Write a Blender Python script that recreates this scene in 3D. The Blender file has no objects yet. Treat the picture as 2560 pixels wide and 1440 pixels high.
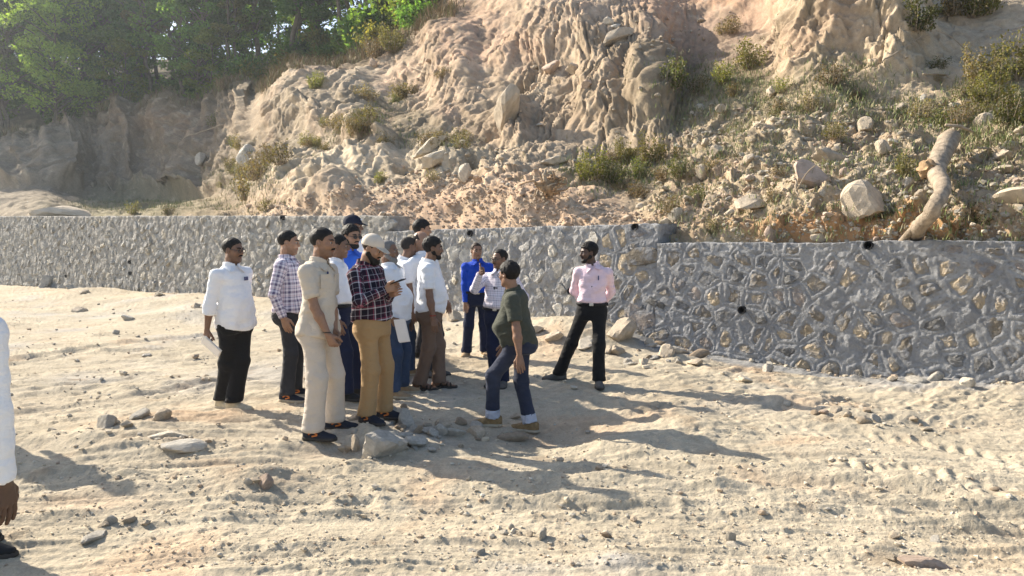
import bpy, math, random
import numpy as np
from mathutils import Vector
random.seed(7); rng = np.random.default_rng(7)
C = bpy.context.scene.collection
SC = bpy.context.scene
# ------------------------------------------------------------------ camera, sky, sun, exposure
F_PX, CAM_Z = 1850.0, 1.65
PITCH = math.atan(120.0 / F_PX)
cam = bpy.data.cameras.new('camera'); cam.sensor_width = 36.0; cam.lens = F_PX * 36.0 / 2560.0
cam.clip_start = 0.05; cam.clip_end = 3000.0
camo = bpy.data.objects.new('camera', cam); C.objects.link(camo)
camo.location = (0, 0, CAM_Z); camo.rotation_euler = (math.pi / 2 - PITCH, 0, 0)
SC.camera = camo
SUN_EL = math.radians(32.0); SUN_AZ = math.radians(-56.5)          # azimuth from +Y towards +X
S2 = Vector((math.sin(SUN_AZ) * math.cos(SUN_EL), math.cos(SUN_AZ) * math.cos(SUN_EL), math.sin(SUN_EL)))
world = bpy.data.worlds.new('World'); SC.world = world; world.use_nodes = True
wn = world.node_tree; bg = wn.nodes['Background']
sky = wn.nodes.new('ShaderNodeTexSky'); sky.sky_type = 'NISHITA'; sky.sun_disc = False
sky.sun_elevation = SUN_EL; sky.sun_rotation = SUN_AZ; sky.air_density = 1.0; sky.dust_density = 1.6
wn.links.new(sky.outputs[0], bg.inputs[0]); bg.inputs[1].default_value = 0.105
sl = bpy.data.lights.new('sun', 'SUN'); sl.energy = 5.0; sl.angle = math.radians(0.55); sl.color = (1.0, 0.905, 0.76)
so = bpy.data.objects.new('sun', sl); C.objects.link(so); so.location = (-30, 20, 40)
so.rotation_euler = S2.to_track_quat('Z', 'Y').to_euler()
vs = SC.view_settings; vs.view_transform = 'Standard'; vs.look = 'None'; vs.gamma = 1.0; vs.use_curve_mapping = False
vs.exposure = 1.1
SC.cycles.max_bounces = 6; SC.cycles.transparent_max_bounces = 6; SC.cycles.volume_bounces = 0
# ------------------------------------------------------------------ pixel <-> world helpers (pixels of the 2560 wide photo)
cp, sp = math.cos(PITCH), math.sin(PITCH)
def ray(px, py):
    a = (np.asarray(px, float) - 1280.0) / F_PX; b = -(np.asarray(py, float) - 720.0) / F_PX
    return a, cp + sp * b, cp * b - sp                              # x, y, z of the ray
def W(px, py, Y):
    a, b, c = ray(px, py); t = Y / b
    return np.array([a * t, b * t, CAM_Z + c * t])
def proj(P):
    P = np.asarray(P, float); x, y, z = P[..., 0], P[..., 1], P[..., 2] - CAM_Z
    f = y * cp - z * sp; u = y * sp + z * cp
    return 1280 + F_PX * x / f, 720 - F_PX * u / f
# ------------------------------------------------------------------ noise
_pr = np.random.default_rng(3)
_perm = _pr.permutation(256).astype(np.int32); _perm = np.concatenate([_perm, _perm, _perm])
_g = _pr.normal(size=(256, 3)); _g = (_g / np.linalg.norm(_g, axis=1)[:, None]).astype(np.float32)
def pn(x, y, z=0.0):
    x, y, z = np.broadcast_arrays(np.asarray(x, np.float32), np.asarray(y, np.float32), np.asarray(z, np.float32))
    i, j, k = np.floor(x), np.floor(y), np.floor(z)
    fx, fy, fz = x - i, y - j, z - k
    i = i.astype(np.int32) & 255; j = j.astype(np.int32) & 255; k = k.astype(np.int32) & 255
    u, v, w = fx * fx * fx * (fx * (fx * 6 - 15) + 10), fy * fy * fy * (fy * (fy * 6 - 15) + 10), fz * fz * fz * (fz * (fz * 6 - 15) + 10)
    def gr(a, b, c):
        h = _perm[_perm[_perm[i + a] + j + b] + k + c]; g = _g[h]
        return g[..., 0] * (fx - a) + g[..., 1] * (fy - b) + g[..., 2] * (fz - c)
    def l(a, b, t): return a + (b - a) * t
    return 1.5 * l(l(l(gr(0,0,0), gr(1,0,0), u), l(gr(0,1,0), gr(1,1,0), u), v),
                   l(l(gr(0,0,1), gr(1,0,1), u), l(gr(0,1,1), gr(1,1,1), u), v), w)
def fbm(x, y, z=0.0, o=4, g=0.5):
    s = 0; a = 1.0
    for q in range(o):
        s = s + a * pn(x + 17.3 * q, y - 9.1 * q, z + 5.7 * q); x, y, z = x * 2.03, y * 2.03, z * 2.03; a *= g
    return s
def ridge(x, y, z=0.0, o=3, g=0.5):
    s = 0; a = 1.0
    for q in range(o):
        s = s + a * (1 - 2 * np.abs(pn(x + 31.7 * q, y + 3.3 * q, z - 8.9 * q))); x, y, z = x * 2.07, y * 2.07, z * 2.07; a *= g
    return s
_u = _pr.uniform(0, 1, (256, 3)).astype(np.float32)
def facets(x, y, z, seed=0):
    """blocky broken-rock relief: every cell is a tilted plane; returns height and distance to the crack"""
    x, y, z = [np.asarray(q, np.float32) for q in np.broadcast_arrays(x, y, z)]
    flat = not z.any(); i, j, k = np.floor(x), np.floor(y), np.floor(z); f1 = np.full(x.shape, 9.0, np.float32); f2 = f1.copy(); hh = np.zeros(x.shape, np.int32)
    ii, jj, kk = i.astype(np.int32) + seed, j.astype(np.int32), k.astype(np.int32); dl = np.zeros(x.shape + (3,), np.float32)
    for a in (-1, 0, 1):
        for b in (-1, 0, 1):
            for c in ((-1, 0, 1) if not flat else (0,)):
                h = _perm[_perm[_perm[(ii + a) & 255] + ((jj + b) & 255)] + ((kk + c) & 255)]; o = _u[h]
                dx, dy, dz = x - i - a - o[..., 0], y - j - b - o[..., 1], (z - k - c - o[..., 2]) * (0.0 if flat else 1.0); d = dx * dx + dy * dy + dz * dz
                m = d < f1; f2 = np.where(m, f1, np.minimum(f2, d)); f1 = np.where(m, d, f1); hh = np.where(m, h, hh)
                dl[..., 0] = np.where(m, dx, dl[..., 0]); dl[..., 1] = np.where(m, dy, dl[..., 1]); dl[..., 2] = np.where(m, dz, dl[..., 2])
    return (dl * _g[hh]).sum(-1) * 0.9 + 0.5 * _u[hh, 0] - 0.25, np.sqrt(f2) - np.sqrt(f1)
def sstep(a, b, x):
    t = np.clip((x - a) / (b - a), 0, 1); return t * t * (3 - 2 * t)
def pchip(xk, Yk, xq):
    xk = np.asarray(xk, float); Yk = np.asarray(Yk, float); h = np.diff(xk)
    hs = h.reshape((-1,) + (1,) * (Yk.ndim - 1)); d = np.diff(Yk, axis=0) / hs
    m = np.zeros_like(Yk); m[0] = d[0]; m[-1] = d[-1]
    w1, w2 = 2 * hs[1:] + hs[:-1], hs[1:] + 2 * hs[:-1]
    same = d[1:] * d[:-1] > 0
    with np.errstate(divide='ignore', invalid='ignore'):
        hm = (w1 + w2) / (w1 / d[:-1] + w2 / d[1:])
    m[1:-1] = np.where(same, hm, 0.0)
    i = np.clip(np.searchsorted(xk, xq) - 1, 0, len(xk) - 2)
    t = ((xq - xk[i]) / h[i]).reshape((-1,) + (1,) * (Yk.ndim - 1)); hh = h[i].reshape(t.shape)
    return ((1 + 2*t) * (1-t)**2) * Yk[i] + t * (1-t)**2 * hh * m[i] + t*t * (3 - 2*t) * Yk[i+1] + t*t * (t-1) * hh * m[i+1]
# ------------------------------------------------------------------ mesh helpers
def mesh_np(name, V, F, smooth=True):
    me = bpy.data.meshes.new(name); V = np.asarray(V, np.float32); F = np.asarray(F, np.int32)
    me.vertices.add(len(V)); me.vertices.foreach_set('co', V.ravel())
    n, k = F.shape
    me.loops.add(n * k); me.loops.foreach_set('vertex_index', F.ravel())
    me.polygons.add(n); me.polygons.foreach_set('loop_start', np.arange(0, n * k, k, dtype=np.int32))
    me.polygons.foreach_set('use_smooth', np.full(n, smooth, bool))
    me.update(calc_edges=True)
    return me
def attr_col(me, name, col):
    a = me.attributes.new(name, 'FLOAT_COLOR', 'POINT'); c = np.ones((len(col), 4), np.float32); c[:, :3] = col
    a.data.foreach_set('color', c.ravel())
def attr_vec(me, name, v):
    a = me.attributes.new(name, 'FLOAT_VECTOR', 'POINT'); a.data.foreach_set('vector', np.asarray(v, np.float32).ravel())
def attr_f(me, name, v):
    a = me.attributes.new(name, 'FLOAT', 'POINT'); a.data.foreach_set('value', np.asarray(v, np.float32).ravel())
def grid_faces(nr, nc):
    i = np.arange(nr * nc).reshape(nr, nc)
    return np.stack([i[:-1, :-1], i[:-1, 1:], i[1:, 1:], i[1:, :-1]], -1).reshape(-1, 4)
def add(name, me, m=None, parent=None, loc=None):
    o = bpy.data.objects.new(name, me); C.objects.link(o)
    if m is not None and len(me.materials) == 0: me.materials.append(m)
    if parent is not None: o.parent = parent
    if loc is not None: o.location = loc
    return o
def tag(o, label=None, cat=None, group=None, kind=None):
    if label: o['label'] = label
    if cat: o['category'] = cat
    if group: o['group'] = group
    if kind: o['kind'] = kind
    return o
def empty(name, loc, label, cat, group=None):
    o = bpy.data.objects.new(name, None); C.objects.link(o); o.location = loc; o.empty_display_size = 0.2
    return tag(o, label, cat, group)
def dup(root, loc, rotz=0.0, sc=1.0, label=None, group=None, tilt=0.0):
    r = root.copy(); C.objects.link(r); r.location = loc; r.rotation_euler = (tilt, 0, rotz)
    r.scale = (sc, sc, sc) if not hasattr(sc, '__len__') else sc
    if label: r['label'] = label
    if group: r['group'] = group
    for ch in root.children:
        c = ch.copy(); C.objects.link(c); c.parent = r
    return r
def tube(path, rad, n=8, close=True, jit=0.0, seed=0):
    """tapered tube through a path; returns verts, quads"""
    path = np.asarray(path, float); rad = np.broadcast_to(np.asarray(rad, float), (len(path),))
    tg = np.gradient(path, axis=0); tg /= np.linalg.norm(tg, axis=1)[:, None] + 1e-9
    up = np.array([0, 0, 1.0]) if abs(tg[0, 2]) < 0.9 else np.array([1.0, 0, 0])
    V = []; a = np.linspace(0, 2 * math.pi, n, endpoint=False); r2 = np.random.default_rng(seed)
    x = np.cross(up, tg[0]); x /= np.linalg.norm(x)
    for p, t, r in zip(path, tg, rad):
        x = x - t * x.dot(t); x /= np.linalg.norm(x) + 1e-9; y = np.cross(t, x)
        rr = r * (1 + jit * r2.normal(size=n))
        V.append(p + np.outer(np.cos(a) * rr, x) + np.outer(np.sin(a) * rr, y))
    V = np.concatenate(V); m = len(path); i = np.arange(m * n).reshape(m, n); j = np.roll(i, -1, 1)
    F = np.stack([i[:-1], j[:-1], j[1:], i[1:]], -1).reshape(-1, 4)
    if close:
        V = np.concatenate([V, path[:1], path[-1:]]); a0, b0 = m * n, m * n + 1
        F = np.concatenate([F, np.stack([j[0], i[0], np.full(n, a0), np.full(n, a0)], -1), np.stack([i[-1], j[-1], np.full(n, b0), np.full(n, b0)], -1)])
    return V, F
def quads_to_tris(F):
    A = F[:, [0, 1, 2]]; B = F[:, [0, 2, 3]]; B = B[(B[:, 1] != B[:, 2])]
    return np.concatenate([A, B])
def join(parts, tri=True):
    Vs, Fs, o = [], [], 0
    for V, F in parts:
        F = np.asarray(F)
        if tri and F.shape[1] == 4: F = quads_to_tris(F)
        Vs.append(V); Fs.append(F + o); o += len(V)
    return np.concatenate(Vs), np.concatenate(Fs)
# ------------------------------------------------------------------ materials
def nt(name):
    m = bpy.data.materials.new(name); m.use_nodes = True; t = m.node_tree
    return m, t, t.nodes['Principled BSDF'], t.links
def N(t, typ, **kw):
    n = t.nodes.new(typ)
    for k, v in kw.items(): setattr(n, k, v)
    return n
def mixrgb(t, a, b, fac, mode='MIX'):
    n = N(t, 'ShaderNodeMix', data_type='RGBA', blend_type=mode)
    for s, v in ((n.inputs[0], fac), (n.inputs[6], a), (n.inputs[7], b)):
        if hasattr(v, 'is_linked') or hasattr(v, 'links'): t.links.new(v, s)
        elif hasattr(v, '__len__'): s.default_value = tuple(v) + ((1,) if len(v) == 3 else ())
        else: s.default_value = v
    return n.outputs[2]
def mathn(t, op, a, b=0.0, c=0.0):
    n = N(t, 'ShaderNodeMath', operation=op)
    for s, v in zip(n.inputs, (a, b, c)):
        if hasattr(v, 'links'): t.links.new(v, s)
        else: s.default_value = v
    return n.outputs[0]
def noise_out(t, co, scale, detail=4, rough=0.6, vec=None):
    n = N(t, 'ShaderNodeTexNoise'); n.inputs['Scale'].default_value = scale; n.inputs['Detail'].default_value = detail
    n.inputs['Roughness'].default_value = rough
    if vec is not None:
        mp = N(t, 'ShaderNodeMapping'); mp.inputs['Scale'].default_value = vec; t.links.new(co, mp.inputs[0]); co = mp.outputs[0]
    t.links.new(co, n.inputs['Vector']); return n.outputs[0]
def ramp(t, v, stops):
    r = N(t, 'ShaderNodeValToRGB'); t.links.new(v, r.inputs[0]); e = r.color_ramp.elements
    while len(e) < len(stops): e.new(0.5)
    for q, (p, c) in zip(e, stops): q.position = p; q.color = (c, c, c, 1) if not hasattr(c, '__len__') else tuple(c) + (1,)
    return r.outputs[0]
def bump(t, bs, h, strength=0.5, dist=0.02, prev=None):
    b = N(t, 'ShaderNodeBump'); b.inputs['Strength'].default_value = strength; b.inputs['Distance'].default_value = dist
    t.links.new(h, b.inputs['Height'])
    if prev is not None: t.links.new(prev, b.inputs['Normal'])
    t.links.new(b.outputs[0], bs.inputs['Normal']); return b.outputs[0]
def mat(name, col, rough=0.85, var=0.2, scale=6.0, bstr=0.3, bscale=60.0, bdist=0.01, tint=False, rnd=0.0, spec=0.2, sheen=0.0, det=5):
    m, t, bs, L = nt(name); co = N(t, 'ShaderNodeTexCoord').outputs['Object']
    c = col
    base = mixrgb(t, [x * (1 - var) for x in c], [min(1, x * (1 + var)) for x in c], ramp(t, noise_out(t, co, scale, det), [(0.3, 0.0), (0.7, 1.0)]))
    if tint:
        a = N(t, 'ShaderNodeAttribute', attribute_name='tint'); base = mixrgb(t, base, a.outputs['Color'], 1.0, 'MULTIPLY')
    if rnd:
        oi = N(t, 'ShaderNodeObjectInfo'); hv = N(t, 'ShaderNodeHueSaturation')
        L.new(mathn(t, 'MULTIPLY_ADD', oi.outputs['Random'], 2 * rnd, 1 - rnd), hv.inputs['Value'])
        L.new(base, hv.inputs['Color']); base = hv.outputs[0]
    L.new(base, bs.inputs['Base Color']); bs.inputs['Roughness'].default_value = rough
    bs.inputs['Specular IOR Level'].default_value = spec
    if sheen: bs.inputs['Sheen Weight'].default_value = sheen
    if bstr: bump(t, bs, noise_out(t, co, bscale, 5, 0.65), bstr, bdist)
    return m
def terrain_mat(name, fine=38.0, bstr=0.55):
    m, t, bs, L = nt(name); co = N(t, 'ShaderNodeTexCoord').outputs['Object']
    a = N(t, 'ShaderNodeAttribute', attribute_name='tint').outputs['Color']
    n1 = ramp(t, noise_out(t, co, 0.9, 6, 0.65), [(0.28, 0.80), (0.72, 1.16)])
    n2 = ramp(t, noise_out(t, co, 9.0, 6, 0.7), [(0.3, 0.82), (0.7, 1.14)])
    n3 = ramp(t, noise_out(t, co, 70.0, 3, 0.6), [(0.3, 0.86), (0.7, 1.10)])
    c = mixrgb(t, mixrgb(t, mixrgb(t, a, n1, 1.0, 'MULTIPLY'), n2, 1.0, 'MULTIPLY'), n3, 1.0, 'MULTIPLY')
    L.new(c, bs.inputs['Base Color']); bs.inputs['Roughness'].default_value = 0.95; bs.inputs['Specular IOR Level'].default_value = 0.1
    b1 = bump(t, bs, noise_out(t, co, fine * 0.3, 6, 0.7), bstr, 0.04)
    bump(t, bs, noise_out(t, co, fine * 1.6, 5, 0.7), bstr * 0.8, 0.012, b1)
    return m
def leaf_mat(name, col, trans=0.45, rnd=0.55):
    m, t, bs, L = nt(name); oi = N(t, 'ShaderNodeObjectInfo'); at = N(t, 'ShaderNodeAttribute', attribute_name='tint')
    hv = N(t, 'ShaderNodeHueSaturation'); L.new(mathn(t, 'MULTIPLY_ADD', oi.outputs['Random'], rnd, 1 - rnd / 2), hv.inputs['Value'])
    L.new(mathn(t, 'MULTIPLY_ADD', oi.outputs['Random'], 0.04, 0.48), hv.inputs['Hue'])
    L.new(mixrgb(t, col, at.outputs['Color'], 1.0, 'MULTIPLY'), hv.inputs['Color'])
    L.new(hv.outputs[0], bs.inputs['Base Color']); bs.inputs['Roughness'].default_value = 0.6; bs.inputs['Specular IOR Level'].default_value = 0.25
    tr = N(t, 'ShaderNodeBsdfTranslucent'); L.new(mixrgb(t, hv.outputs[0], (1.3, 1.35, 0.55), 1.0, 'MULTIPLY'), tr.inputs[0])
    mx = N(t, 'ShaderNodeMixShader'); mx.inputs[0].default_value = trans
    L.new(bs.outputs[0], mx.inputs[1]); L.new(tr.outputs[0], mx.inputs[2]); L.new(mx.outputs[0], t.nodes['Material Output'].inputs[0])
    return m
# ------------------------------------------------------------------ wall line and ground height
WU = np.array([0.7988, -0.6015]); WN = np.array([-0.6015, -0.7988]); WO = np.array([0.0, 12.71])   # along, towards camera, origin
def wall_Y(px):
    k = (np.asarray(px, float) - 1280) / F_PX; return 12.71 / np.maximum(1 + 0.753 * k, 0.2)
def wall_s(px): k = (np.asarray(px, float) - 1280) / F_PX; return k * wall_Y(px) / 0.7988
_bpx = np.array([-300, 0, 150, 300, 600, 950, 1130, 1420, 1540, 1640, 1700, 1850, 2100, 2300, 2560, 3000.])
_bz = np.array([0.0, 0.03, 0.10, 0.20, 0.32, 0.34, 0.33, 0.34, 0.24, 0.04, -0.05, -0.05, -0.10, -0.08, 0.0, 0.0])
_bs = wall_s(_bpx)
def track_u(X, Y, pts):
    """signed distance and running length along a polyline track"""
    best = np.full(X.shape, 1e9); run = np.zeros(X.shape); sd = np.zeros(X.shape); L0 = 0
    for a, b in zip(pts[:-1], pts[1:]):
        d = b - a; L = np.hypot(*d); t = np.clip(((X - a[0]) * d[0] + (Y - a[1]) * d[1]) / L**2, 0, 1)
        qx, qy = X - a[0] - d[0] * t, Y - a[1] - d[1] * t; q = np.hypot(qx, qy); m = q < best
        best = np.where(m, q, best); run = np.where(m, L0 + t * L, run); sd = np.where(m, np.sign(d[0] * qy - d[1] * qx) * q, sd); L0 += L
    return sd, run, L0
def gp(px, py):                                                       # flat-ground point under a pixel
    a, b, c = ray(px, py); t = -CAM_Z / c; return np.array([a * t, b * t])
TREADS = [([gp(1700, 1052), gp(2074, 1088), gp(2330, 1118), gp(2600, 1172)], 0.36, 0.030),
          ([gp(1560, 1105), gp(1890, 1140), gp(2230, 1185), gp(2600, 1250)], 0.34, 0.030),
          ([gp(1050, 985), gp(1330, 1010), gp(1500, 1012), gp(1640, 1028)], 0.30, 0.022)]
RUTS = [([gp(-120, 1120), gp(160, 1150), gp(420, 1170), gp(700, 1165), gp(860, 1130)], 0.42, 0.05),
        ([gp(-100, 1440), gp(300, 1390), gp(900, 1330), gp(1500, 1345), gp(2700, 1395)], 0.5, 0.022),
        ([gp(700, 1290), gp(1300, 1270), gp(1900, 1290), gp(2700, 1330)], 0.45, 0.022),
        ([gp(1000, 1075), gp(1400, 1130), gp(1800, 1190), gp(2600, 1300)], 0.36, 0.03),
        ([gp(1100, 1192), gp(1700, 1240), gp(2300, 1272), gp(2750, 1300)], 0.16, 0.020), ([gp(880, 1262), gp(1500, 1275), gp(2100, 1318), gp(2750, 1365)], 0.13, 0.016), ([gp(-100, 1262), gp(300, 1222), gp(820, 1192)], 0.15, 0.020), ([gp(-80, 1345), gp(420, 1285), gp(900, 1262)], 0.14, 0.016), ([gp(500, 1400), gp(1200, 1372), gp(2000, 1400), gp(2700, 1425)], 0.12, 0.012), ([gp(1500, 1150), gp(2000, 1205), gp(2650, 1262)], 0.14, 0.018), ([gp(-60, 1050), gp(260, 1010), gp(560, 960)], 0.22, 0.03), ([gp(60, 905), gp(330, 860), gp(560, 840)], 0.3, 0.03)]
PILES = [(640, 1215, 0.30, 0.10), (930, 1075, 0.5, 0.05), (1345, 1075, 0.75, -0.20), (893, 930, 0.5, 0.18), (1062, 912, 0.5, 0.14), (430, 800, 1.3, 0.14), (200, 745, 1.2, 0.12), (1450, 870, 0.9, 0.16),
         (1650, 890, 0.8, 0.10), (2330, 945, 0.5, 0.07), (470, 1065, 0.6, 0.05), (1720, 1065, 0.5, 0.05), (1560, 1420, 0.25, 0.05), (300, 1100, 0.7, 0.06), (2100, 1030, 0.5, 0.05)]
def ground(X, Y, micro=True):
    X = np.asarray(X, float); Y = np.asarray(Y, float)
    rx, ry = X - WO[0], Y - WO[1]; s = rx * WU[0] + ry * WU[1]; t = rx * WN[0] + ry * WN[1]
    z = np.interp(s, _bs, _bz) * (1 - sstep(0.0, 2.6, t + 0.25 * pn(s * 0.9, t * 0.9, 3.0)))
    z = z + 0.03 * fbm(X * 0.45, Y * 0.45, 1.5, 3) * sstep(2.0, 4.5, Y)
    for px, py, r, h in PILES:
        c = gp(px, py); q = ((X - c[0])**2 + (Y - c[1])**2) / r**2; z = z + h * np.exp(-q * 1.6)
    if micro:
        rough = 0.65 + 1.0 * sstep(-0.25, 0.5, fbm(X * 0.55 + 9, Y * 0.8, 7.0, 3)); far = sstep(5.2, 7.5, Y + 0.5 * pn(X * 0.5, Y * 0.5, 2.2))
        # near: dragged, raked sand; streaks sweep left to right and bend gently
        wv = Y - 0.16 * X * sstep(1.0, -2.5, X) + 0.07 * X * sstep(-1, 2, X) + 0.22 * fbm(X * 0.25, Y * 0.25, 4.0, 2)
        z = z + (1 - 0.55 * far) * (0.020 * rough * ridge(X * 0.18, wv * 2.6, 2.0, 2) + 0.0095 * rough * ridge(X * 0.30, wv * 8.5, 6.0, 2) + 0.0045 * ridge(X * 0.5, wv * 22.0, 8.0, 2))
        # far: trodden and tracked, short strokes running up to the right
        a1, b1 = 0.80 * X + 0.6 * Y, -0.6 * X + 0.80 * Y
        fz = 1 - 0.75 * sstep(8, 15, Y); z = z + far * fz * (0.012 + 0.013 * rough) * (fbm(a1 * 1.1, b1 * 3.4, 0.3, 4, 0.6) + 0.5 * ridge(a1 * 1.8, b1 * 6.0, 3.3, 2))
        z = z + (0.006 + 0.008 * far) * rough * fbm(X * 2.0, Y * 2.6, 5.3, 5, 0.62)
        z = z - 0.026 * rough * np.maximum(0, 0.30 - np.abs(pn(a1 * 2.0 + 3, b1 * 3.2, 11.0) + 0.1)) * (0.3 + 0.7 * far)
        fq, cq = facets(X * 7, Y * 7, 0 * X, 11); fq2, cq2 = facets(X * 16, Y * 16, 0 * X, 71); z = z + fz * 0.007 * fq2 * sstep(-0.2, 0.3, fbm(X * 1.6, Y * 2.2, 19.0, 3)); z = z + fz * 0.020 * fq * sstep(0.1, 0.6, fbm(X * 1.1 + 3, Y * 1.4, 9.0, 3)) * (0.5 + 0.5 * far)
        z = z + 0.0045 * (1 - sstep(6, 10, Y)) * fbm(X * 22, Y * 22, 2.0, 3)
        for pts, w, dp in TREADS:
            sd, run, L = track_u(X, Y, pts); m = (1 - sstep(w * 0.42, w * 0.56, np.abs(sd))) * sstep(0, 0.4, run) * sstep(0, 0.4, L - run + 0.2)
            brk = sstep(-0.35, 0.25, fbm(X * 3.1, Y * 3.1, 14.0, 3)); bar = brk * np.sin(2 * math.pi * (run / 0.135 + 0.55 * np.sign(sd) * np.abs(sd) / w * 2.2)) * sstep(0.02, 0.07, np.abs(sd))
            fade = 0.35 + 0.8 * sstep(-0.3, 0.3, pn(run * 0.7, sd * 2, 5.0))
            z = z + m * fade * dp * (0.55 * bar - 0.42 * (0.4 + 0.6 * brk)) + fade * dp * 0.7 * np.exp(-((np.abs(sd) - w * 0.6) / 0.06)**2) * (m.max() > 0)
        for pts, w, dp in RUTS:
            sd, run, L = track_u(X, Y, pts); q = np.abs(sd) / w
            z = z - dp * np.exp(-(q * 1.7)**4) + dp * 0.9 * np.exp(-((q - 0.95) / 0.28)**2) * (0.6 + 0.8 * fbm(X * 4, Y * 4, 1.0, 3))
    return z
def on_ground(px, py):
    z = 0.0
    for _ in range(7):
        a, b, c = ray(px, py); t = (z - CAM_Z) / c; z = 0.5 * z + 0.5 * float(ground(np.array([a * t]), np.array([b * t]))[0])
    return np.array([a * t, b * t, z])
# ------------------------------------------------------------------ ground sheet
gx = np.concatenate([np.linspace(-1500, -60, 50, endpoint=False), np.linspace(-60, 2620, 740), np.linspace(2640, 3800, 50)])
kx = (gx - 1280) / F_PX; dmax = np.where(gx > -260, np.minimum(wall_Y(gx) + 0.35, 40), 90.0)
pyn, pyf = 600 + CAM_Z * F_PX / 3.45, 600 + CAM_Z * F_PX / dmax
dn = np.linspace(0.9, 3.45, 40, endpoint=False)[:, None] * np.ones_like(gx)[None]
tt = np.linspace(0, 1, 410)[:, None] ** 0.9
df = CAM_Z * F_PX / (pyn + (pyf[None] - pyn) * tt - 600)
D = np.concatenate([dn, df]); GX = kx[None] * D; GY = D
GZ = ground(GX, GY)
gV = np.stack([GX, GY, GZ], -1).reshape(-1, 3)
gm = mesh_np('ground', gV, grid_faces(*GX.shape))
x, y = gV[:, 0], gV[:, 1]
tin = np.tile(np.array([[0.47, 0.405, 0.30]]), (len(gV), 1))
def blend(tin, c, w): return tin + (np.array(c) - tin) * np.clip(w, 0, 1)[:, None]
tin = blend(tin, (0.40, 0.375, 0.335), 0.75 * sstep(0.0, 0.6, fbm(x * 0.5, y * 0.5, 3.0, 4)) * sstep(6, 9, y))
tin = blend(tin, (0.50, 0.37, 0.25), 0.7 * sstep(0.25, 0.75, fbm(x * 0.8 + 5, y * 0.8, 8.0, 4)))
tin = blend(tin, (0.33, 0.25, 0.17), 0.55 * sstep(0.30, 0.8, fbm(x * 2.3, y * 2.6, 5.0, 4)))
for px_, py_, rx_, ry_, c_, k_ in ((470, 1058, .75, .30, (.36, .25, .16), .8), (640, 1210, .32, .25, (.34, .25, .17), .8), (360, 1118, .8, .14, (.38, .29, .20), .6), (520, 1165, .5, .12, (.36, .26, .17), .7), (930, 1085, .8, .5, (.42, .39, .34), .7), (120, 1010, .5, .4, (.40, .33, .24), .5), (300, 790, 2.2, 1.0, (.40, .385, .35), .7), (1250, 1000, 1.6, 1.0, (.50, .42, .32), .5), (1150, 905, 1.2, .9, (.55, .43, .29), .6), (1680, 1000, 1.0, .5, (.50, .40, .28), .6), (2460, 1060, .5, .3, (.47, .38, .27), .6), (1500, 1435, .5, .10, (.36, .34, .31), .8), (2480, 1415, .4, .2, (.56, .44, .30), .6), (250, 1270, .4, .2, (.56, .42, .29), .5), (1340, 1350, .8, .12, (.46, .38, .28), .5)):
    g_ = gp(px_, py_); tin = blend(tin, c_, k_ * np.exp(-((x - g_[0]) / rx_)**2 - ((y - g_[1]) / ry_)**2) * (0.6 + 0.9 * fbm(x * 3, y * 3, 4.0, 3)))
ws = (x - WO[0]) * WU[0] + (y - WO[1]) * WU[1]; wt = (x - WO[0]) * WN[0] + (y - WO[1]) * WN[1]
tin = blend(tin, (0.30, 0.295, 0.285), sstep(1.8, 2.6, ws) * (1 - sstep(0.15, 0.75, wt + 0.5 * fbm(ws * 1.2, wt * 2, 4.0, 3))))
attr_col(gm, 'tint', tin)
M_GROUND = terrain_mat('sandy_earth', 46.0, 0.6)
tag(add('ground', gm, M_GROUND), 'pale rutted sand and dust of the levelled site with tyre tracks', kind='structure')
bV = np.array([[-1500, -1500, -0.45], [1500, -1500, -0.45], [1500, 1500, -0.45], [-1500, 1500, -0.45]], float)
bm_ = mesh_np('plain', bV, np.array([[0, 1, 2, 3]])); attr_col(bm_, 'tint', np.tile([[0.5, 0.43, 0.32]], (4, 1)))
tag(add('terrain', bm_, M_GROUND), 'flat sandy land all round the site', kind='structure')
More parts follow.
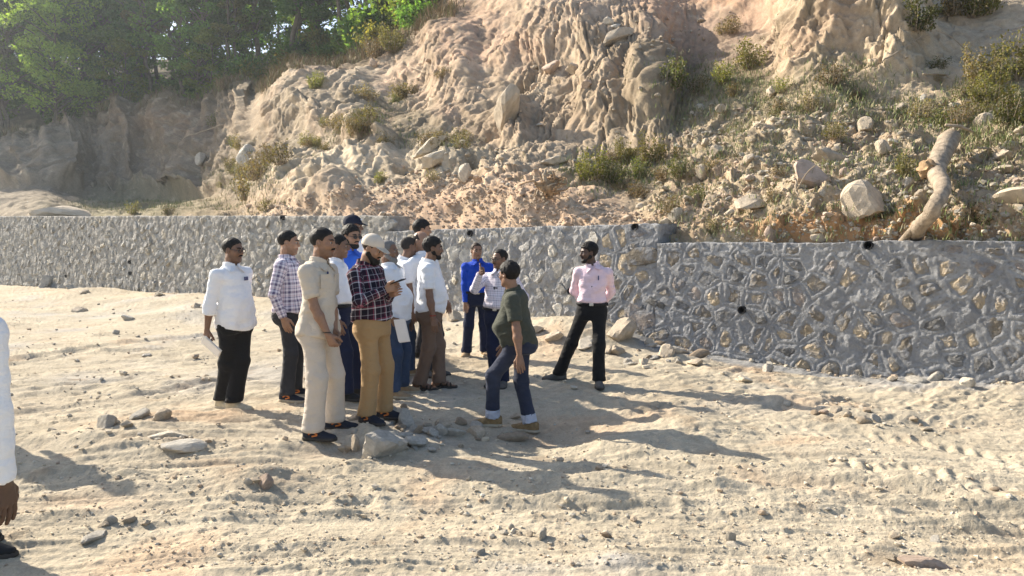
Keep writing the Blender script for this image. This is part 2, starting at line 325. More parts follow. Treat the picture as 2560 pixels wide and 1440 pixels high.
# ------------------------------------------------------------------ hill behind the wall: profile knots (py, Y) per column
HC = {
 -700: [(545, 46), (540, 50), (520, 54), (505, 58), (470, 60), (380, 63), (330, 65), (322, 68), (250, 85), (170, 115)],
 -200: [(545, 30), (540, 34), (520, 38), (500, 43), (470, 46), (400, 48), (365, 50), (358, 52), (260, 70), (170, 100)],
 0:    [(545, 26.9), (520, 29.5), (492, 33), (488, 38), (470, 43), (395, 45.5), (352, 47), (345, 49), (240, 70), (150, 98)],
 90:   [(545, 25.3), (512, 28.5), (490, 33), (486, 38), (450, 42), (365, 44.5), (338, 46.5), (332, 49), (235, 69), (150, 98)],
 170:  [(545, 23.9), (530, 27.5), (512, 33), (500, 39), (476, 43), (370, 46), (340, 47.5), (335, 49.5), (235, 69), (150, 98)],
 250:  [(545, 22.7), (536, 27), (526, 33), (512, 39), (490, 44), (362, 47), (318, 48.5), (312, 50.5), (225, 69), (150, 98)],
 350:  [(545, 21.2), (538, 26), (530, 32), (516, 38), (495, 44), (360, 47), (302, 48.5), (296, 50.5), (220, 69), (150, 98)],
 500:  [(545, 19.3), (535, 23), (525, 28), (515, 33), (490, 39), (350, 43), (285, 45.5), (278, 47.5), (210, 66), (145, 96)],
 590:  [(545, 18.2), (532, 21), (515, 24.5), (490, 28), (430, 33), (320, 40), (262, 44.5), (255, 46.5), (200, 64), (140, 95)],
 640:  [(545, 17.7), (528, 19.6), (498, 21.3), (452, 23.5), (395, 27.0), (300, 37), (235, 44.5), (228, 46.5), (190, 62), (135, 94)],
 690:  [(545, 17.2), (522, 18.9), (488, 20.6), (432, 22.6), (362, 25.6), (282, 28.6), (232, 33), (212, 44), (180, 58), (130, 92)],
 760:  [(545, 16.6), (512, 18.2), (470, 20.0), (405, 22.2), (340, 25.2), (258, 28.2), (208, 31.5), (188, 43), (150, 52), (115, 90)],
 900:  [(545, 15.4), (490, 17.4), (440, 19.2), (372, 21.4), (300, 24.0), (215, 27.4), (150, 30.8), (132, 40), (92, 47), (60, 88)],
 1050: [(550, 14.3), (475, 16.4), (420, 18.2), (345, 20.4), (270, 22.6), (165, 26.0), (75, 30.0), (50, 34), (18, 42), (-10, 85)],
 1200: [(560, 13.4), (465, 15.4), (395, 17.2), (315, 19.2), (225, 21.6), (110, 24.8), (10, 28.6), (-30, 31), (-70, 38), (-90, 80)],
 1350: [(555, 12.7), (490, 13.9), (415, 15.6), (335, 17.6), (225, 19.8), (90, 22.8), (-30, 26.4), (-90, 29), (-140, 36), (-160, 78)],
 1500: [(560, 12.0), (510, 12.9), (430, 14.6), (350, 16.6), (225, 18.6), (85, 21.4), (-40, 25.4), (-110, 28), (-170, 35), (-200, 76)],
 1620: [(570, 11.4), (540, 12.0), (455, 13.4), (365, 15.5), (225, 17.6), (95, 19.8), (-20, 24.6), (-120, 27.5), (-190, 34), (-220, 75)],
 1700: [(590, 11.1), (555, 11.7), (465, 13.0), (370, 14.8), (262, 17.4), (150, 20.6), (15, 24.2), (-120, 27), (-200, 34), (-230, 75)],
 1800: [(600, 10.7), (550, 11.4), (460, 12.7), (365, 14.3), (270, 16.2), (175, 18.6), (55, 22.6), (-110, 26), (-200, 33), (-240, 74)],
 1930: [(600, 10.2), (545, 10.9), (450, 12.1), (355, 13.6), (262, 15.3), (165, 17.4), (70, 20.2), (-100, 24), (-200, 31), (-240, 72)],
 2010: [(600, 9.95), (545, 10.6), (450, 11.8), (350, 13.2), (255, 14.7), (160, 16.3), (50, 17.9), (-100, 21), (-210, 28), (-260, 70)],
 2200: [(598, 9.35), (545, 9.95), (450, 11.0), (350, 12.3), (250, 13.8), (150, 15.4), (35, 17.0), (-100, 19.6), (-220, 26), (-280, 68)],
 2400: [(596, 8.8), (540, 9.3), (445, 10.3), (345, 11.6), (240, 13.1), (135, 14.8), (20, 16.6), (-110, 19), (-230, 25), (-300, 66)],
 2600: [(594, 8.25), (535, 8.7), (440, 9.7), (335, 11.0), (230, 12.4), (120, 14.0), (10, 15.6), (-120, 18), (-240, 24), (-300, 64)],
 3400: [(600, 6.6), (530, 7.1), (430, 8.0), (320, 9.2), (210, 10.6), (100, 12.0), (0, 13.5), (-140, 16), (-260, 22), (-320, 60)]}
hk = sorted(HC); HK = np.array([HC[k] for k in hk], float)
for i_, k_ in enumerate(hk):
    if k_ > -250: HK[i_, 0] = (575 if k_ < 950 else 632, float(wall_Y(k_)) + 0.42)
hx = np.concatenate([np.linspace(-700, -60, 40, endpoint=False), np.linspace(-60, 560, 170, endpoint=False), np.linspace(560, 720, 150, endpoint=False), np.linspace(720, 2620, 570), np.linspace(2640, 3400, 40)])
cols = pchip(hk, HK, hx)                                              # ncol, 10, 2
nseg = [26, 44, 46, 52, 62, 62, 46, 20, 24]
vq = np.concatenate([np.linspace(i, i + 1, n, endpoint=False) for i, n in enumerate(nseg)] + [[9.0]])
S = pchip(np.arange(10), np.transpose(cols, (1, 0, 2)), vq)           # nrow, ncol, 2
HPX = np.broadcast_to(hx[None], S.shape[:2]).copy(); HPY = S[..., 0].copy(); HYY = S[..., 1]
a_, b_, c_ = ray(HPX, HPY); t_ = HYY / b_
H = np.stack([a_ * t_, b_ * t_, CAM_Z + c_ * t_], -1)
ex = np.gradient(H, axis=1); ey = np.gradient(H, axis=0); HN = np.cross(ex, ey); HN /= np.linalg.norm(HN, axis=-1)[..., None] + 1e-9
HN = np.where((HN[..., 1] > 0)[..., None] & (HN[..., 2] < 0)[..., None], -HN, HN)
hX, hY, hZ = H[..., 0], H[..., 1], H[..., 2]
def blob(cx, cy, rx, ry, px=None, py=None):
    px = HPX if px is None else px; py = HPY if py is None else py
    return np.exp(-((px - cx) / rx)**4 - ((py - cy) / ry)**4)
al = np.radians(np.interp(HPX, [600, 760, 950, 1150, 1350, 1520, 1640, 1700, 1800, 2000, 2600], [58, 55, 48, 40, 30, 14, -10, 5, 15, 12, 18]))
wp = 22 * fbm(HPX / 120, HPY / 120, 2.0, 3)
cac = (HPX - 1300) * np.cos(al) + HPY * np.sin(al) + wp; calong = -(HPX - 1300) * np.sin(al) + HPY * np.cos(al)
near = np.exp(-np.maximum(0, HYY - 30) / 14)
m_gully = np.maximum.reduce([blob(1430, 200, 290, 190), 0.8 * blob(1100, 200, 190, 150), 0.5 * blob(800, 260, 130, 90)]) * sstep(620, 760, HPX)
m_rub = sstep(1560, 1760, HPX + 0.5 * (HPY - 400)) * sstep(235, 300, HPY + 0.05 * (HPX - 1700)) + 0.9 * blob(1250, 420, 330, 45)
m_rub = np.clip(m_rub, 0, 1)
m_crop = blob(2150, 90, 210, 130)
m_cream = np.maximum.reduce([blob(790, 450, 150, 85), blob(940, 380, 90, 60), 0.9 * blob(1150, 385, 90, 40)])
m_berm = sstep(-25, 25, HPY - np.interp(HPX, [600, 660, 900, 1100, 1330, 1480, 1640, 1700], [520, 505, 470, 440, 462, 500, 548, 640])) * (HPX < 1680)
m_cliff = (1 - sstep(600, 700, HPX)) * (1 - sstep(3.6, 4.2, np.broadcast_to(np.abs(vq - 5)[:, None] * 2.2 + 1.2, HPX.shape)))
disp = 0.30 * fbm(hX * 0.28, hY * 0.28, hZ * 0.28, 3) * np.clip(near + 0.4, 0, 1.2)
def crack(sc, sl, z, w): return np.maximum(0, w - np.abs(pn(cac / sc + 0.25 * fbm(HPX / 40, HPY / 40, z, 2), calong / sl, z))) / w
disp += m_gully * (-0.10 * ridge(cac / 75, calong / 420, 1.0, 1) - 0.04 * ridge(cac / 22, calong / 260, 4.0, 2, 0.55) - 0.20 * crack(46, 380, 9.0, 0.07) - 0.12 * crack(19, 170, 3.0, 0.09) - 0.06 * crack(8, 90, 6.0, 0.12))
g1, k1 = facets(cac / 46 + 0.5 * fbm(HPX / 80, HPY / 80, 1.0, 3), calong / 170, 0 * cac, 17); g2, k2 = facets(cac / 15 + 0.3 * fbm(HPX / 30, HPY / 30, 1.0, 2), calong / 64, 0 * cac, 55)
disp += m_gully * (0.13 * g1 + 0.075 * g2 - 0.05 * (1 - sstep(0, 0.12, k1)))
led = hZ * 1.0 + 0.5 * hX * 0.35 + 0.7 * fbm(hX * 0.5, hY * 0.5, hZ * 0.5, 3)
disp += (m_crop + 0.7 * m_cream + 0.5 * blob(820, 260, 150, 90)) * (0.16 * ridge(hX * 0.8, hY * 0.8, led * 1.3, 3) + 0.05 * ridge(hX * 2.6, hY * 2.6, hZ * 4.5, 2))
disp += m_crop * 0.30 * ridge(hX * 0.45 + 3, hZ * 0.5, hY * 0.3, 2) + 0.55 * blob(1660, 190, 42, 130) * 0 
disp += m_rub * (0.10 * fbm(hX * 1.3, hY * 1.3, hZ * 1.3, 4) + 0.05 * np.maximum(0, fbm(hX * 4.2, hY * 4.2, hZ * 4.2, 2) - 0.1))
disp += m_berm * (0.08 * fbm(hX * 0.9, hY * 0.9, hZ * 0.9, 4) + 0.015 * np.maximum(0, fbm(hX * 5, hY * 5, hZ * 5, 3)))
disp += m_cliff * (0.9 * ridge(HPX / 150, HPY / 400, 3.3, 2) + 0.35 * ridge(HPX / 45, HPY / 160, 5.0, 3) + 0.22 * fbm(hX * 0.7, hY * 0.7, hZ * 0.7, 4))
disp += 0.035 * fbm(hX * 3, hY * 3, hZ * 3, 4) * (1 + 0.4 * np.clip(HYY - 20, 0, 30) / 10)
disp += 0.9 * blob(805, 268, 125, 78) + 0.5 * blob(780, 455, 120, 62) + 0.45 * blob(930, 395, 62, 42) + 0.6 * blob(1625, 215, 48, 125) + 0.45 * blob(1500, 200, 60, 140) + 0.45 * blob(1285, 300, 34, 56) + 0.5 * blob(1130, 140, 60, 90) + 0.35 * blob(1105, 393, 62, 26) + 0.5 * blob(1400, 70, 90, 60) + 0.8 * blob(2150, 70, 150, 95)
wx, wy, wz = hX + 0.25 * fbm(hX * 1.1, hY * 1.1, hZ * 1.1, 2), hY, hZ + 0.25 * fbm(hX * 1.1 + 5, hY * 1.1, hZ * 1.1, 2)
f1, c1 = facets(wx * 0.75, wy * 0.75, wz * 1.0, 3); f2, c2 = facets(wx * 2.1, wy * 2.1, wz * 2.6, 40); f3, c3 = facets(wx * 5.0, wy * 5.0, wz * 6.0, 90)
m_slab = np.maximum(m_cream, blob(820, 270, 160, 100))
disp += m_slab * (0.42 * facets(cac / 60 + 0.4 * fbm(HPX / 60, HPY / 60, 1.0, 2), calong / 260, 0 * cac, 23)[0] + 0.16 * facets(cac / 18, calong / 150, 0 * cac, 29)[0] - 0.03 * ridge(cac / 13, calong / 160, 6.0, 2) - 0.14 * crack(30, 240, 5.0, 0.08) - 0.06 * crack(11, 110, 8.0, 0.12))
rocky = np.clip(-0.2 * m_slab + m_crop + 0.05 * m_gully + 0.45 * m_cliff + 0.20, 0, 1.1)
disp += rocky * (0.30 * f1 + 0.13 * f2 * (1 + 0.5 * m_cliff + 0.5 * m_crop) + 0.045 * f3 * (1 + 0.8 * m_crop) - 0.08 * (1 - sstep(0, 0.09, c1)) * (rocky > 0.4))
disp += m_rub * (0.12 * f2 + 0.06 * f3) + m_berm * (0.02 * f2 + 0.02 * f3)
disp += (0.012 + 0.012 * m_rub) * fbm(hX * 9, hY * 9, hZ * 9, 3)
stretch = np.linalg.norm(ex, axis=-1) / (HYY * np.gradient(hx)[None] / F_PX); disp *= 1 / (1 + (stretch / 11.0) ** 2) * 0.9 + 0.1
edge = sstep(0.05, 0.6, np.broadcast_to(vq[:, None], HPX.shape)); disp *= edge * (1 - 0.7 * sstep(7, 8, np.broadcast_to(vq[:, None], HPX.shape)))
HP = H + HN * disp[..., None]
HV = HP.reshape(-1, 3)
hm = mesh_np('hill', HV, grid_faces(*HPX.shape)[:, ::-1])
# earth colours: set per spot; far left cliffs darkened, painting in their part shade
P0 = [(30, 500, 150, 40, (.335,.295,.24)), (150, 430, 150, 60, (.30,.26,.21)), (330, 400, 130, 70, (.29,.245,.195)), (520, 400, 90, 70, (.275,.23,.18)), (420, 340, 150, 30, (.30,.225,.165)),
      (620, 330, 60, 50, (.34,.28,.21)), (580, 470, 70, 40, (.26,.225,.17)), (350, 520, 200, 18, (.25,.235,.15)),
      (790, 460, 130, 60, (.60,.53,.41)), (930, 390, 80, 50, (.56,.48,.37)), (1120, 395, 90, 28, (.56,.50,.40)), (820, 270, 120, 70, (.45,.385,.30)), (700, 380, 60, 40, (.27,.225,.165)),
      (980, 310, 70, 40, (.28,.24,.17)), (1060, 350, 60, 30, (.33,.28,.21)), (900, 510, 300, 28, (.53,.395,.29)), (1250, 510, 250, 45, (.55,.42,.31)), (1550, 555, 90, 25, (.55,.44,.33)),
      (1100, 200, 90, 60, (.50,.40,.305)), (1220, 110, 100, 60, (.52,.38,.285)), (1400, 40, 120, 50, (.53,.42,.32)), (1300, 220, 110, 80, (.45,.37,.28)), (1330, 310, 100, 40, (.44,.35,.26)),
      (1500, 200, 80, 100, (.42,.34,.255)), (1620, 200, 60, 110, (.285,.24,.185)), (1690, 200, 40, 100, (.23,.19,.145)), (1450, 380, 150, 30, (.44,.37,.285)),
      (1730, 60, 110, 50, (.44,.33,.255)), (1820, 15, 120, 24, (.56,.36,.24)), (1680, 10, 80, 24, (.54,.38,.28)), (1850, 130, 90, 40, (.34,.27,.21)), (1950, 110, 50, 60, (.36,.28,.21)), (1930, 20, 60, 35, (.58,.43,.33)),
      (2150, 60, 170, 80, (.51,.43,.325)), (2050, 150, 70, 60, (.38,.32,.24)), (2330, 50, 80, 50, (.52,.45,.35)), (2480, 130, 90, 70, (.43,.365,.28)), (2300, 230, 160, 60, (.50,.42,.315)),
      (1800, 250, 150, 60, (.33,.285,.20)), (1900, 340, 220, 60, (.47,.40,.30)), (2150, 330, 150, 60, (.41,.35,.26)), (2000, 460, 250, 70, (.44,.375,.28)), (2450, 430, 150, 90, (.40,.34,.26)),
      (1700, 480, 80, 60, (.40,.34,.25)), (2060, 580, 150, 16, (.52,.31,.165)), (2300, 565, 160, 24, (.53,.32,.165)), (2520, 565, 70, 30, (.40,.31,.22)), (1750, 590, 80, 16, (.42,.36,.26))]
px = (HPX + 30 * fbm(HPX / 90, HPY / 90, 5.0, 3)).ravel(); py = (HPY + 16 * fbm(HPX / 90, HPY / 90, 8.0, 3)).ravel()
acc = np.full((px.size, 3), 1e-6) * np.array([.42, .35, .27]); ws_ = np.full(px.size, 1e-6)
for cx, cy, rx, ry, c in P0:
    w = np.exp(-((px - cx) / rx)**2 - ((py - cy) / ry)**2) + 1e-5 * np.exp(-np.hypot(px - cx, py - cy) / 400)
    acc += w[:, None] * np.array(c); ws_ += w
ht = acc / ws_[:, None]
vv = np.broadcast_to(vq[:, None], HPX.shape).ravel(); fx_ = fbm(hX * 0.9, hY * 0.9, hZ * 0.9, 4).ravel()
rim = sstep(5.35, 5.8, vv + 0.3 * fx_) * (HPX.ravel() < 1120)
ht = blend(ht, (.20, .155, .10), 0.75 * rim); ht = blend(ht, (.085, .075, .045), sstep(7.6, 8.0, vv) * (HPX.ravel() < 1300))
ht = blend(ht, (.58, .40, .30), 0.30 * sstep(0.15, 0.7, fbm(hX * 0.5 + 4, hY * 0.5, hZ * 0.5, 3).ravel()) * (HPX.ravel() > 650))
ht = blend(ht, (.24, .21, .155), 0.42 * sstep(0.05, 0.6, fbm(hX * 1.7, hY * 1.7 + 7, hZ * 1.7, 4).ravel()))
ht = blend(ht, (.62, .55, .44), 0.35 * sstep(0.25, 0.7, fbm(hX * 2.3 + 9, hY * 2.3, hZ * 2.3, 4).ravel()))
stk = (fbm(cac / 26, calong / 260, 2.0, 4, .6) + 0.6 * fbm(cac / 7, calong / 80, 12.0, 3)).ravel(); ht = ht * (1 + np.clip(0.26 * stk, -.34, .22) * np.clip(m_gully + m_slab + .3 * m_crop, 0, 1).ravel())[:, None]
ht = blend(ht, (.27, .225, .165), 0.55 * (sstep(0.1, 0.5, fbm(cac / 60, calong / 170, 21.0, 3)) * np.clip(m_gully + m_slab, 0, 1)).ravel())
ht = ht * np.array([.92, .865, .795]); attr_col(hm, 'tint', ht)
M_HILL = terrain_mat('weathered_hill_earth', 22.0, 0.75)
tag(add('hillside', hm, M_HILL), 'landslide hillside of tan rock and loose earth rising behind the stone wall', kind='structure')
HPXp, HPYp = proj(HP)
def hill_pick(n, wfun, seed, edge_ok=False):
    """random hill-surface points, weighted per photo area; returns positions and normals"""
    r = np.random.default_rng(seed); A = np.abs(np.gradient(HPXp, axis=1) * np.gradient(HPYp, axis=0)); w = (A * wfun(HPXp, HPYp)).ravel()
    w[~np.isfinite(w)] = 0; i = r.choice(w.size, n, p=w / w.sum()); return HP.reshape(-1, 3)[i], HN.reshape(-1, 3)[i], i
def on_slope(px, py):
    """point of the smooth slope (before the rock relief) under a pixel"""
    ci = int(np.argmin(np.abs(hx - px))); return H[int(np.argmin(np.abs(HPY[:, ci] - py))), ci].copy()
def on_hill(px, py, k=1):
    """nearest visible hill vertex under a pixel"""
    d = np.hypot(HPXp - px, HPYp - py); ok = np.where(d.ravel() < max(6.0, d.min() + 1.0))[0]
    i = ok[np.argmin(HP.reshape(-1, 3)[ok, 1])]; return HP.reshape(-1, 3)[i].copy(), HN.reshape(-1, 3)[i].copy()
# ------------------------------------------------------------------ stone retaining wall: three sections
M_MORTAR_OLD = mat('old_grey_mortar', (0.36, 0.34, 0.305), 0.95, 0.34, 7, 0.9, 24, 0.05)
M_MORTAR_MID = mat('dusty_grey_mortar', (0.345, 0.337, 0.325), 0.95, 0.34, 6, 0.9, 22, 0.05)
def mortar_new():
    m, t, bs, L = nt('fresh_cement_mortar'); co = N(t, 'ShaderNodeTexCoord').outputs['Object']
    e = N(t, 'ShaderNodeAttribute', attribute_name='joint').outputs['Fac']
    c = mixrgb(t, (0.22, 0.226, 0.236), (0.38, 0.38, 0.38), ramp(t, noise_out(t, co, 2.2, 7, 0.7), [(0.34, 0), (0.62, 1)]))
    c = mixrgb(t, c, (0.15, 0.145, 0.135), ramp(t, noise_out(t, co, 17.0, 6, 0.75), [(0.54, 0.0), (0.70, 0.7)]))
    L.new(c, bs.inputs['Base Color']); bs.inputs['Roughness'].default_value = 0.8; bs.inputs['Specular IOR Level'].default_value = 0.25
    b1 = bump(t, bs, ramp(t, e, [(0.0, 0.0), (0.05, 1.0)]), 0.6, 0.02)
    b1 = bump(t, bs, noise_out(t, co, 16, 6, 0.75), 0.9, 0.05, b1); bump(t, bs, noise_out(t, co, 70, 4, 0.6), 0.5, 0.012, b1); return m
M_MORTAR_NEW = mortar_new()
ST_OLD = [mat('wall_stone_' + n, c, 0.95, 0.34, 9, 0.9, 22, 0.05, rnd=0.16) for n, c in (('pale', (.46, .435, .385)), ('grey', (.365, .35, .32)), ('sandy', (.46, .415, .335)))]
def set_stone(name, c):
    """bedded stone half smeared with the grey cement of its joints"""
    m, t, bs, L = nt(name); tc = N(t, 'ShaderNodeTexCoord').outputs['Object']; oi = N(t, 'ShaderNodeObjectInfo').outputs['Random']
    ad = N(t, 'ShaderNodeVectorMath', operation='ADD'); cb = N(t, 'ShaderNodeCombineXYZ'); L.new(mathn(t, 'MULTIPLY', oi, 37.0), cb.inputs[0]); L.new(tc, ad.inputs[0]); L.new(cb.outputs[0], ad.inputs[1]); co = ad.outputs[0]
    col = mixrgb(t, [q * .6 for q in c], [q * 1.35 for q in c], ramp(t, noise_out(t, co, 10, 6, .7), [(.3, 0), (.7, 1)]))
    hv = N(t, 'ShaderNodeHueSaturation'); L.new(mathn(t, 'MULTIPLY_ADD', oi, .5, .75), hv.inputs['Value']); L.new(col, hv.inputs['Color'])
    col = mixrgb(t, hv.outputs[0], (.26, .265, .275), ramp(t, noise_out(t, co, 6, 5, .65), [(.46, 0.0), (.60, .85)]))
    L.new(col, bs.inputs['Base Color']); bs.inputs['Roughness'].default_value = .92; bs.inputs['Specular IOR Level'].default_value = .15; bump(t, bs, noise_out(t, co, 18, 6, .7), .9, .06); return m
ST_NEW = [set_stone('set_stone_' + n, c) for n, c in (('brown', (.29, .25, .195)), ('dark', (.18, .175, .165)), ('tan', (.42, .345, .245)), ('rose', (.33, .28, .24)))]
M_PIPE = mat('dark_pvc', (0.02, 0.02, 0.022), 0.6, 0.1, 10, 0)
def wall_pt(s, z, out, batter=0.05):
    """point of the wall face: s along, z up, out towards the camera side"""
    o = out - batter * (z + 0.1)
    return np.stack([WO[0] + WU[0] * s + WN[0] * o, WO[1] + WU[1] * s + WN[1] * o, z + 0 * s], -1)
def px_wall(px, py):
    Y = float(wall_Y(px)); p = W(px, py, Y); return float(wall_s(px)), p[2]
def clip_cell(site, nbrs, box=0.6):
    poly = np.array([[-box, -box], [box, -box], [box, box], [-box, box]]) + site
    for q in nbrs:
        mid, d = (site + q) / 2, q - site; out = []
        sd = (poly - mid) @ d
        for a in range(len(poly)):
            b = (a + 1) % len(poly)
            if sd[a] <= 0: out.append(poly[a])
            if (sd[a] < 0) != (sd[b] < 0): t = sd[a] / (sd[a] - sd[b]); out.append(poly[a] + t * (poly[b] - poly[a]))
        poly = np.array(out)
        if len(poly) < 3: return None
    return poly
def stone_mesh(poly, c, inset, h0, h1, r, nseg=12, toface=None):
    """one bedded stone: rings from its edge up to a rough crown; local axes s, z, out about c"""
    q = poly - c; a = np.arctan2(q[:, 1], q[:, 0]); o = np.argsort(a); q = q[o]
    ang = np.linspace(-math.pi, math.pi, nseg, endpoint=False) + r.uniform(0, 0.5); d = np.stack([np.cos(ang), np.sin(ang)], -1)
    R = np.full(nseg, 9.0)
    for i in range(len(q)):
        e = q[(i + 1) % len(q)] - q[i]; n = np.array([e[1], -e[0]]); n /= np.linalg.norm(n) + 1e-9; k = n @ q[i]
        den = d @ n; R = np.where(den > 1e-4, np.minimum(R, np.maximum(k - inset, 0.02) / np.maximum(den, 1e-4)), R)
    R = np.minimum(R, 0.36); R = 0.8 * R + 0.1 * (np.roll(R, 1) + np.roll(R, -1)); R *= 1 + (0.06 if nseg > 10 else 0.13) * r.normal(size=nseg)
    V = []; tl = r.normal(size=2) * (0.22 if nseg > 10 else 0.55) * (h1 - h0)
    for f, h in ((1.0, h0 - 0.03), (0.93, h0 + 0.55 * (h1 - h0)), (0.55, h1)) if nseg > 10 else ((1.0, h0 - 0.03), (0.90, h0 + 0.75 * (h1 - h0)), (0.45, h1)):
        hh = h + (0.16 * (h1 - h0) * r.normal(size=nseg) + (d @ tl) * f if f < 1 else 0)
        V.append(np.stack([d[:, 0] * R * f, d[:, 1] * R * f, np.broadcast_to(hh, nseg)], -1))
    V = np.concatenate(V + [np.array([[0, 0, h1 * 1.02 + 0.1 * (h1 - h0) * r.normal()]])]); n = nseg
    i = np.arange(n); j = np.roll(i, -1); F = []
    for k in (0, n): F += [np.stack([i + k, j + k, j + k + n, i + k + n], -1)]
    F = quads_to_tris(np.concatenate(F)); F = np.concatenate([F, np.stack([i + 2 * n, j + 2 * n, np.full(n, 3 * n)], -1)])
    return V, F
def wall_section(label, s0, s1, zt0, zt1, cell, res, style, holes, seed, max_parts=300, endcap=True, batter=0.05):
    """style(s) -> 0 old rubble facing, 1 freshly pointed facing"""
    r = np.random.default_rng(seed); zb = -0.55; T = 0.55
    root = empty('stone_wall', tuple(wall_pt(np.array([(s0 + s1) / 2]), np.array([0.0]), np.array([0.0]), batter)[0]), label, 'wall', 'sections of the stone retaining wall')
    base = np.array(root.location)
    ztop = lambda s: zt0 + (zt1 - zt0) * np.clip((s - s0) / (s1 - s0), 0, 1) + 0.020 * pn(s * 2.2, 0.5, seed) + 0.016 * pn(s * 9, 1.5, seed)
    ncx = int((s1 - s0 + (T if endcap else 0)) / cell[0]) + 2; ncz = int((max(zt0, zt1) - zb) / cell[1]) + 2
    ss, zz = np.meshgrid(np.arange(ncx), np.arange(ncz)); ss = ss + 0.5 * (zz % 2)
    sites = np.stack([s0 + (ss + 0.46 * r.uniform(-1, 1, ss.shape)) * cell[0], zb + (zz + 0.44 * r.uniform(-1, 1, ss.shape)) * cell[1]], -1).reshape(-1, 2)
    if not (style == 1.0): sites = sites[r.uniform(size=len(sites)) > 0.2]; sites = sites + r.normal(size=sites.shape) * 0.035
    # facing sheet: face, then turned round the free end, then over the top
    sx = np.arange(s0, s1 + (T if endcap else 0) + res, res); hgt = max(zt0, zt1)
    zrow = np.concatenate([np.linspace(0, 1, int((hgt - zb) / res)), 1 + np.linspace(0.08, 1, 8)])
    SS, ZQ = np.meshgrid(sx, zrow); sc = np.minimum(SS, s1); back = np.maximum(SS - s1, 0)
    zt = ztop(sc); Z = zb + np.minimum(ZQ, 1) * (zt - zb); top = np.maximum(ZQ - 1, 0) * T
    pts = np.stack([SS.ravel(), Z.ravel()], -1); E = np.empty(len(pts)); I1 = np.empty(len(pts), int)
    for k in range(0, len(pts), 20000):
        d2 = ((pts[k:k + 20000, None] - sites[None]) ** 2 * np.array([1.0, 1.0])).sum(-1); ii = np.argpartition(d2, 1, axis=1)[:, :2]
        d = np.take_along_axis(d2, ii, 1); o = np.argsort(d, 1); ii = np.take_along_axis(ii, o, 1); d = np.take_along_axis(d, o, 1)
        E[k:k + 20000] = (d[:, 1] - d[:, 0]) / (2 * np.linalg.norm(sites[ii[:, 0]] - sites[ii[:, 1]], axis=1) + 1e-6); I1[k:k + 20000] = ii[:, 0]
    E = E.reshape(SS.shape); I1 = I1.reshape(SS.shape)
    plast = r.uniform(size=len(sites)) < 0.10                          # cells wholly smeared with mortar
    st = style(SS) if callable(style) else np.full(SS.shape, style)
    Ew = E + 0.016 * fbm(SS * 11, Z * 11, seed, 4, .65)
    bw = 0.055 + 0.028 * pn(SS * 2.2, Z * 2.2, 4.0) + 0.022 * pn(SS * 7, Z * 7, 2.0)
    new = 0.017 * (1 - sstep(bw, bw + 0.014, Ew)) - 0.009 * np.exp(-(E / 0.008)**2) * (pn(SS * 1.3, Z * 1.3, 6.0) > -0.2) + 0.008 * fbm(SS * 6, Z * 6, 2.0, 5, .65); new = np.where(plast[I1], 0.014 + 0.020 * fbm(SS * 6, Z * 6, 3.0, 5, .6), new)
    old = 0.026 * fbm(SS * 4, Z * 4, 5.0, 5, .65) + 0.014 * ridge(SS * 9, Z * 6, 6.0, 2) - 0.006
    out = old + (new - old) * st
    out = out * np.where(ZQ > 1, 0.3, 1) + 0
    for hs, hz in holes: out = np.where(np.hypot(SS - hs, Z - hz) < 0.05, -0.22, out)
    wob = 0.05 * fbm(Z * 2.2, 3.0 + seed, 0.5, 3) * (SS > s1 - 0.15)        # ragged free end
    P = wall_pt(sc + wob + np.where(back > 0, out, 0), Z + np.where(ZQ > 1, 0.015 * fbm(SS * 4, ZQ * 3, 8.0, 3), 0), np.where(back > 0, 0, out), batter)
    bk = np.maximum(back, top); P[..., 0] -= WN[0] * bk; P[..., 1] -= WN[1] * bk
    me = mesh_np('mortar', P.reshape(-1, 3) - base, grid_faces(*SS.shape)); attr_f(me, 'joint', np.where(st > 0.5, E, 1.0).ravel())
    stc = float(np.mean(st)); me.materials.append(M_MORTAR_NEW if stc > 0.7 else (M_MORTAR_MID if stc > 0.02 else M_MORTAR_OLD))
    if 0.02 < stc <= 0.7:
        me.materials.append(M_MORTAR_NEW); fm = (st[:-1, :-1] + 0.35 * pn(SS * 3, Z * 3, 7.0)[:-1, :-1] > 0.5).astype(np.int32).ravel(); me.polygons.foreach_set('material_index', fm)
    add('mortar', me, None, root)
    order = []
    for i, sxy in enumerate(sites):
        if sxy[0] > s1 + 0.1 or sxy[1] > float(ztop(sxy[0])) - 0.02 or sxy[1] < zb + 0.05: continue
        if any(np.hypot(*(sxy - np.array(h))) < 0.13 for h in holes): continue
        stv = float(style(np.array([sxy[0]]))[0]) if callable(style) else style
        if plast[i] and stv > 0.5: continue
        nb = sites[np.argsort(((sites - sxy) ** 2).sum(1))[1:12]]; poly = clip_cell(sxy, nb)
        if poly is None: continue
        poly[:, 1] = np.minimum(poly[:, 1], float(ztop(sxy[0])) - 0.015); c = poly.mean(0)
        if np.ptp(poly[:, 0]) < 0.08 or np.ptp(poly[:, 1]) < 0.08: continue
        if stv > 0.5: m = stone_mesh(poly, c, 0.038 + 0.018 * r.uniform(-1, 1), -0.014, 0.008 + 0.022 * r.uniform(), r)
        else: m = stone_mesh(poly, c, 0.018 + 0.05 * r.uniform() ** 2, -0.015, (0.010 + 0.034 * r.uniform() ** 1.6) * (0.75 if callable(style) else 1.0), r, 9)
        P0_ = wall_pt(np.array([c[0]]), np.array([c[1]]), np.array([0.0]), batter)[0]; vis = np.hypot(P0_[0], P0_[1]) + (50 if P0_[2] < -0.1 else 0)
        order.append((vis, c, m, stv, P0_))
    order.sort(key=lambda q: q[0]); rest = [[], [], []]
